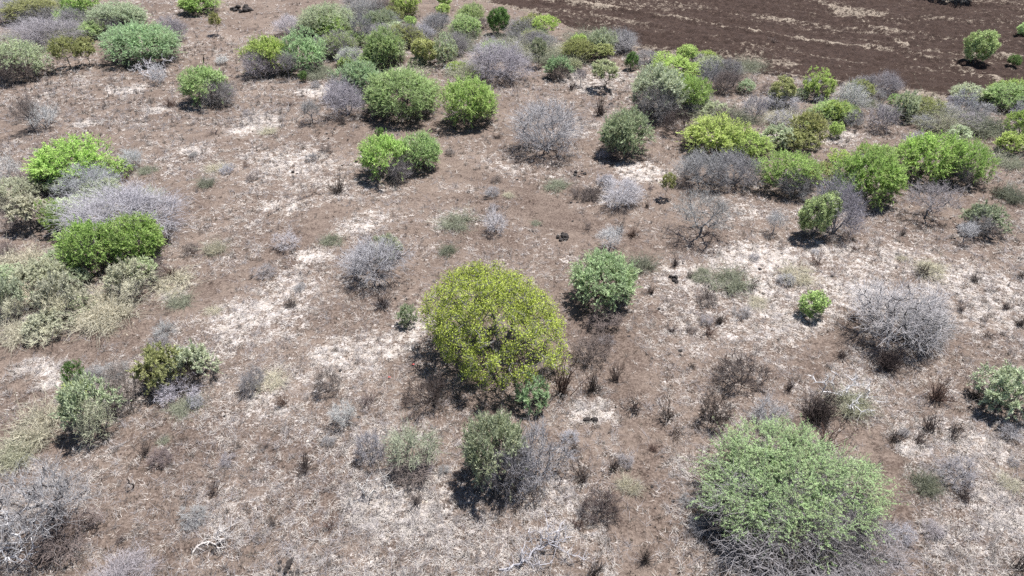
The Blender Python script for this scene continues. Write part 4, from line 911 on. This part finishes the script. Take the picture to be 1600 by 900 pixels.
# ------------------------------------------------------------------ fallen branches, stump, litter
def fallen(seed, a, b, r, col, label, nt=14, wide=.5, hgt=.35, side=4):
    rng = np.random.default_rng(seed); A, _ = at(*a); B, _ = at(*b); v = B - A; L = np.linalg.norm(v); s = np.array([-v[1], v[0], 0]) / L
    T = np.array([v * rng.uniform(.25, 1.05) + s * rng.normal() * wide * .5 + np.array([0, 0, abs(rng.normal()) * hgt + .05]) for _ in range(nt)])
    pos, par, rr = grow(rng, T, [v * .55 + np.array([0, 0, .1])], .14, .010, wig=.35, r_max=r); pos[0] = (0, 0, .02)
    tr = Bag(); skel_mesh(tr, pos, par, rr, 5, rng)
    n_ = len(pos) * side; sidx = np.repeat(np.arange(len(pos)), side)
    Pt = curve(pos[sidx], unit(v / L * .8 + rng.normal(size=(n_, 3)) * .8 + np.array([0, 0, .2])), rng.uniform(.1, .35, n_), rng.normal(size=(n_, 3)) * .3, 3, rng); Pt[:, :, 2] = np.maximum(Pt[:, :, 2], .02)
    tw = Bag(); tubes(tw, Pt, np.array([[.010, .008, .003]]) * np.ones((n_, 1)), 3, .3 + .6 * rng.random(n_), rng)
    e = link(bpy.data.objects.new('fallen_branch', None)); e.location = (A[0], A[1], float(height(A[0], A[1]))); e.empty_display_size = .2
    mesh_obj('limb', tr.mesh('limb', M_BARK), e, col); mesh_obj('twigs', tw.mesh('twigs', M_BARK), e, col)
    tag(e, label, 'branch')
fallen(501, (780, 896), (880, 842), .06, (.34, .33, .35), 'long grey fallen branch near the bottom edge left of centre line', nt=26, wide=.7)
fallen(502, (548, 792), (610, 762), .045, (.42, .40, .38), 'forked pale fallen branch below the olive dry shrub', nt=14)
fallen(503, (300, 865), (370, 838), .03, (.45, .42, .40), 'pale fallen branch on brown soil at lower left', nt=12)
fallen(504, (420, 340), (500, 300), .03, (.24, .2, .18), 'thin brown fallen branch on open soil at left centre', nt=8, wide=.3)
fallen(505, (1195, 60), (1215, 66), .05, (.2, .16, .14), 'dark fallen branch on the pale field ridge', nt=6)
def post(px, py, hpx, r, col, name, label, cat):
    p, dep = at(px, py); H = hpx / (FPX / dep) / math.cos(math.atan2(CAM_H, math.hypot(p[0], p[1]))); rng = np.random.default_rng(int(px))
    Pp = np.zeros((1, 7, 3)); Pp[0, :, 2] = np.linspace(-.1, H, 7); Pp[0, 1:, :2] = np.cumsum(rng.normal(size=(6, 2)) * .035, 0)
    bg_ = Bag(); tubes(bg_, Pp, np.array([[1.3, 1.1, 1, .95, .9, 1.0, .5]]) * r, 7, np.array([.4]), rng)
    m = 5; Sx = Pp[0, [3, 4, 4, 5, 5]]; tubes(bg_, curve(Sx, unit(rng.normal(size=(m, 3)) + np.array([0, 0, .6])), rng.uniform(.15, .35, m) * H, rng.normal(size=(m, 3)) * .2, 4, rng), np.array([[.5, .4, .3, .1]]) * np.ones((m, 1)) * r, 4, np.full(m, .4), rng)
    o = mesh_obj(name, bg_.mesh(name, M_BARK), None, col); o.location = (p[0], p[1], float(height(p[0], p[1]))); tag(o, label, cat)
post(1522, 186, 16, .09, (.04, .032, .03), 'dead_stump', 'dark dead stump between shrubs near the right edge by the field', 'stump')
post(206, 761, 18, .022, (.05, .042, .04), 'dead_stake', 'thin dark dead stake on brown soil at lower left', 'stake')
post(318, 96, 9, .05, (.05, .04, .035), 'dead_stake', 'short dark stake on open soil above the half-grey round shrub', 'stake')

# the field tree whose foot shows at the top edge
ft = leafy(601, 2.6, asp=.8, k=1.35, nt=110, per=60, lw=(.16, .10), clr=.2)
plant('F', 'm', (1462, -92, 1546, -18), 'tree at the top edge of the field, only foot and shadow showing', proto=ft)

# crumpled red litter beside the central tree
def scrap(px, py, w, label):
    p, dep = at(px, py); r = w / 2 / (FPX / dep); rng = np.random.default_rng(int(px))
    g = np.linspace(-1, 1, 6); X_, Y_ = np.meshgrid(g, g); V = np.stack([X_ * r, Y_ * r * .7, .03 + rng.random(X_.shape) * r * .7], -1).reshape(-1, 3)
    id_ = np.arange(36).reshape(6, 6); F_ = np.stack([id_[:-1, :-1], id_[:-1, 1:], id_[1:, 1:], id_[1:, :-1]], -1).reshape(-1, 4)
    me = mk_mesh('paper_scrap', V, F_, M_STONE); sm = me; o = mesh_obj('paper_scrap', me, None, (.42, .09, .08)); o.location = (p[0], p[1], float(height(p[0], p[1])) + .01)
    m_ = o.modifiers.new('thickness', 'SOLIDIFY'); m_.thickness = .006
    tag(o, label, 'litter')
scrap(646, 572, 4, 'red crumpled scrap at the left rim of the central tree')
scrap(609, 593, 3.5, 'red crumpled scrap on whitish soil left of the central tree')
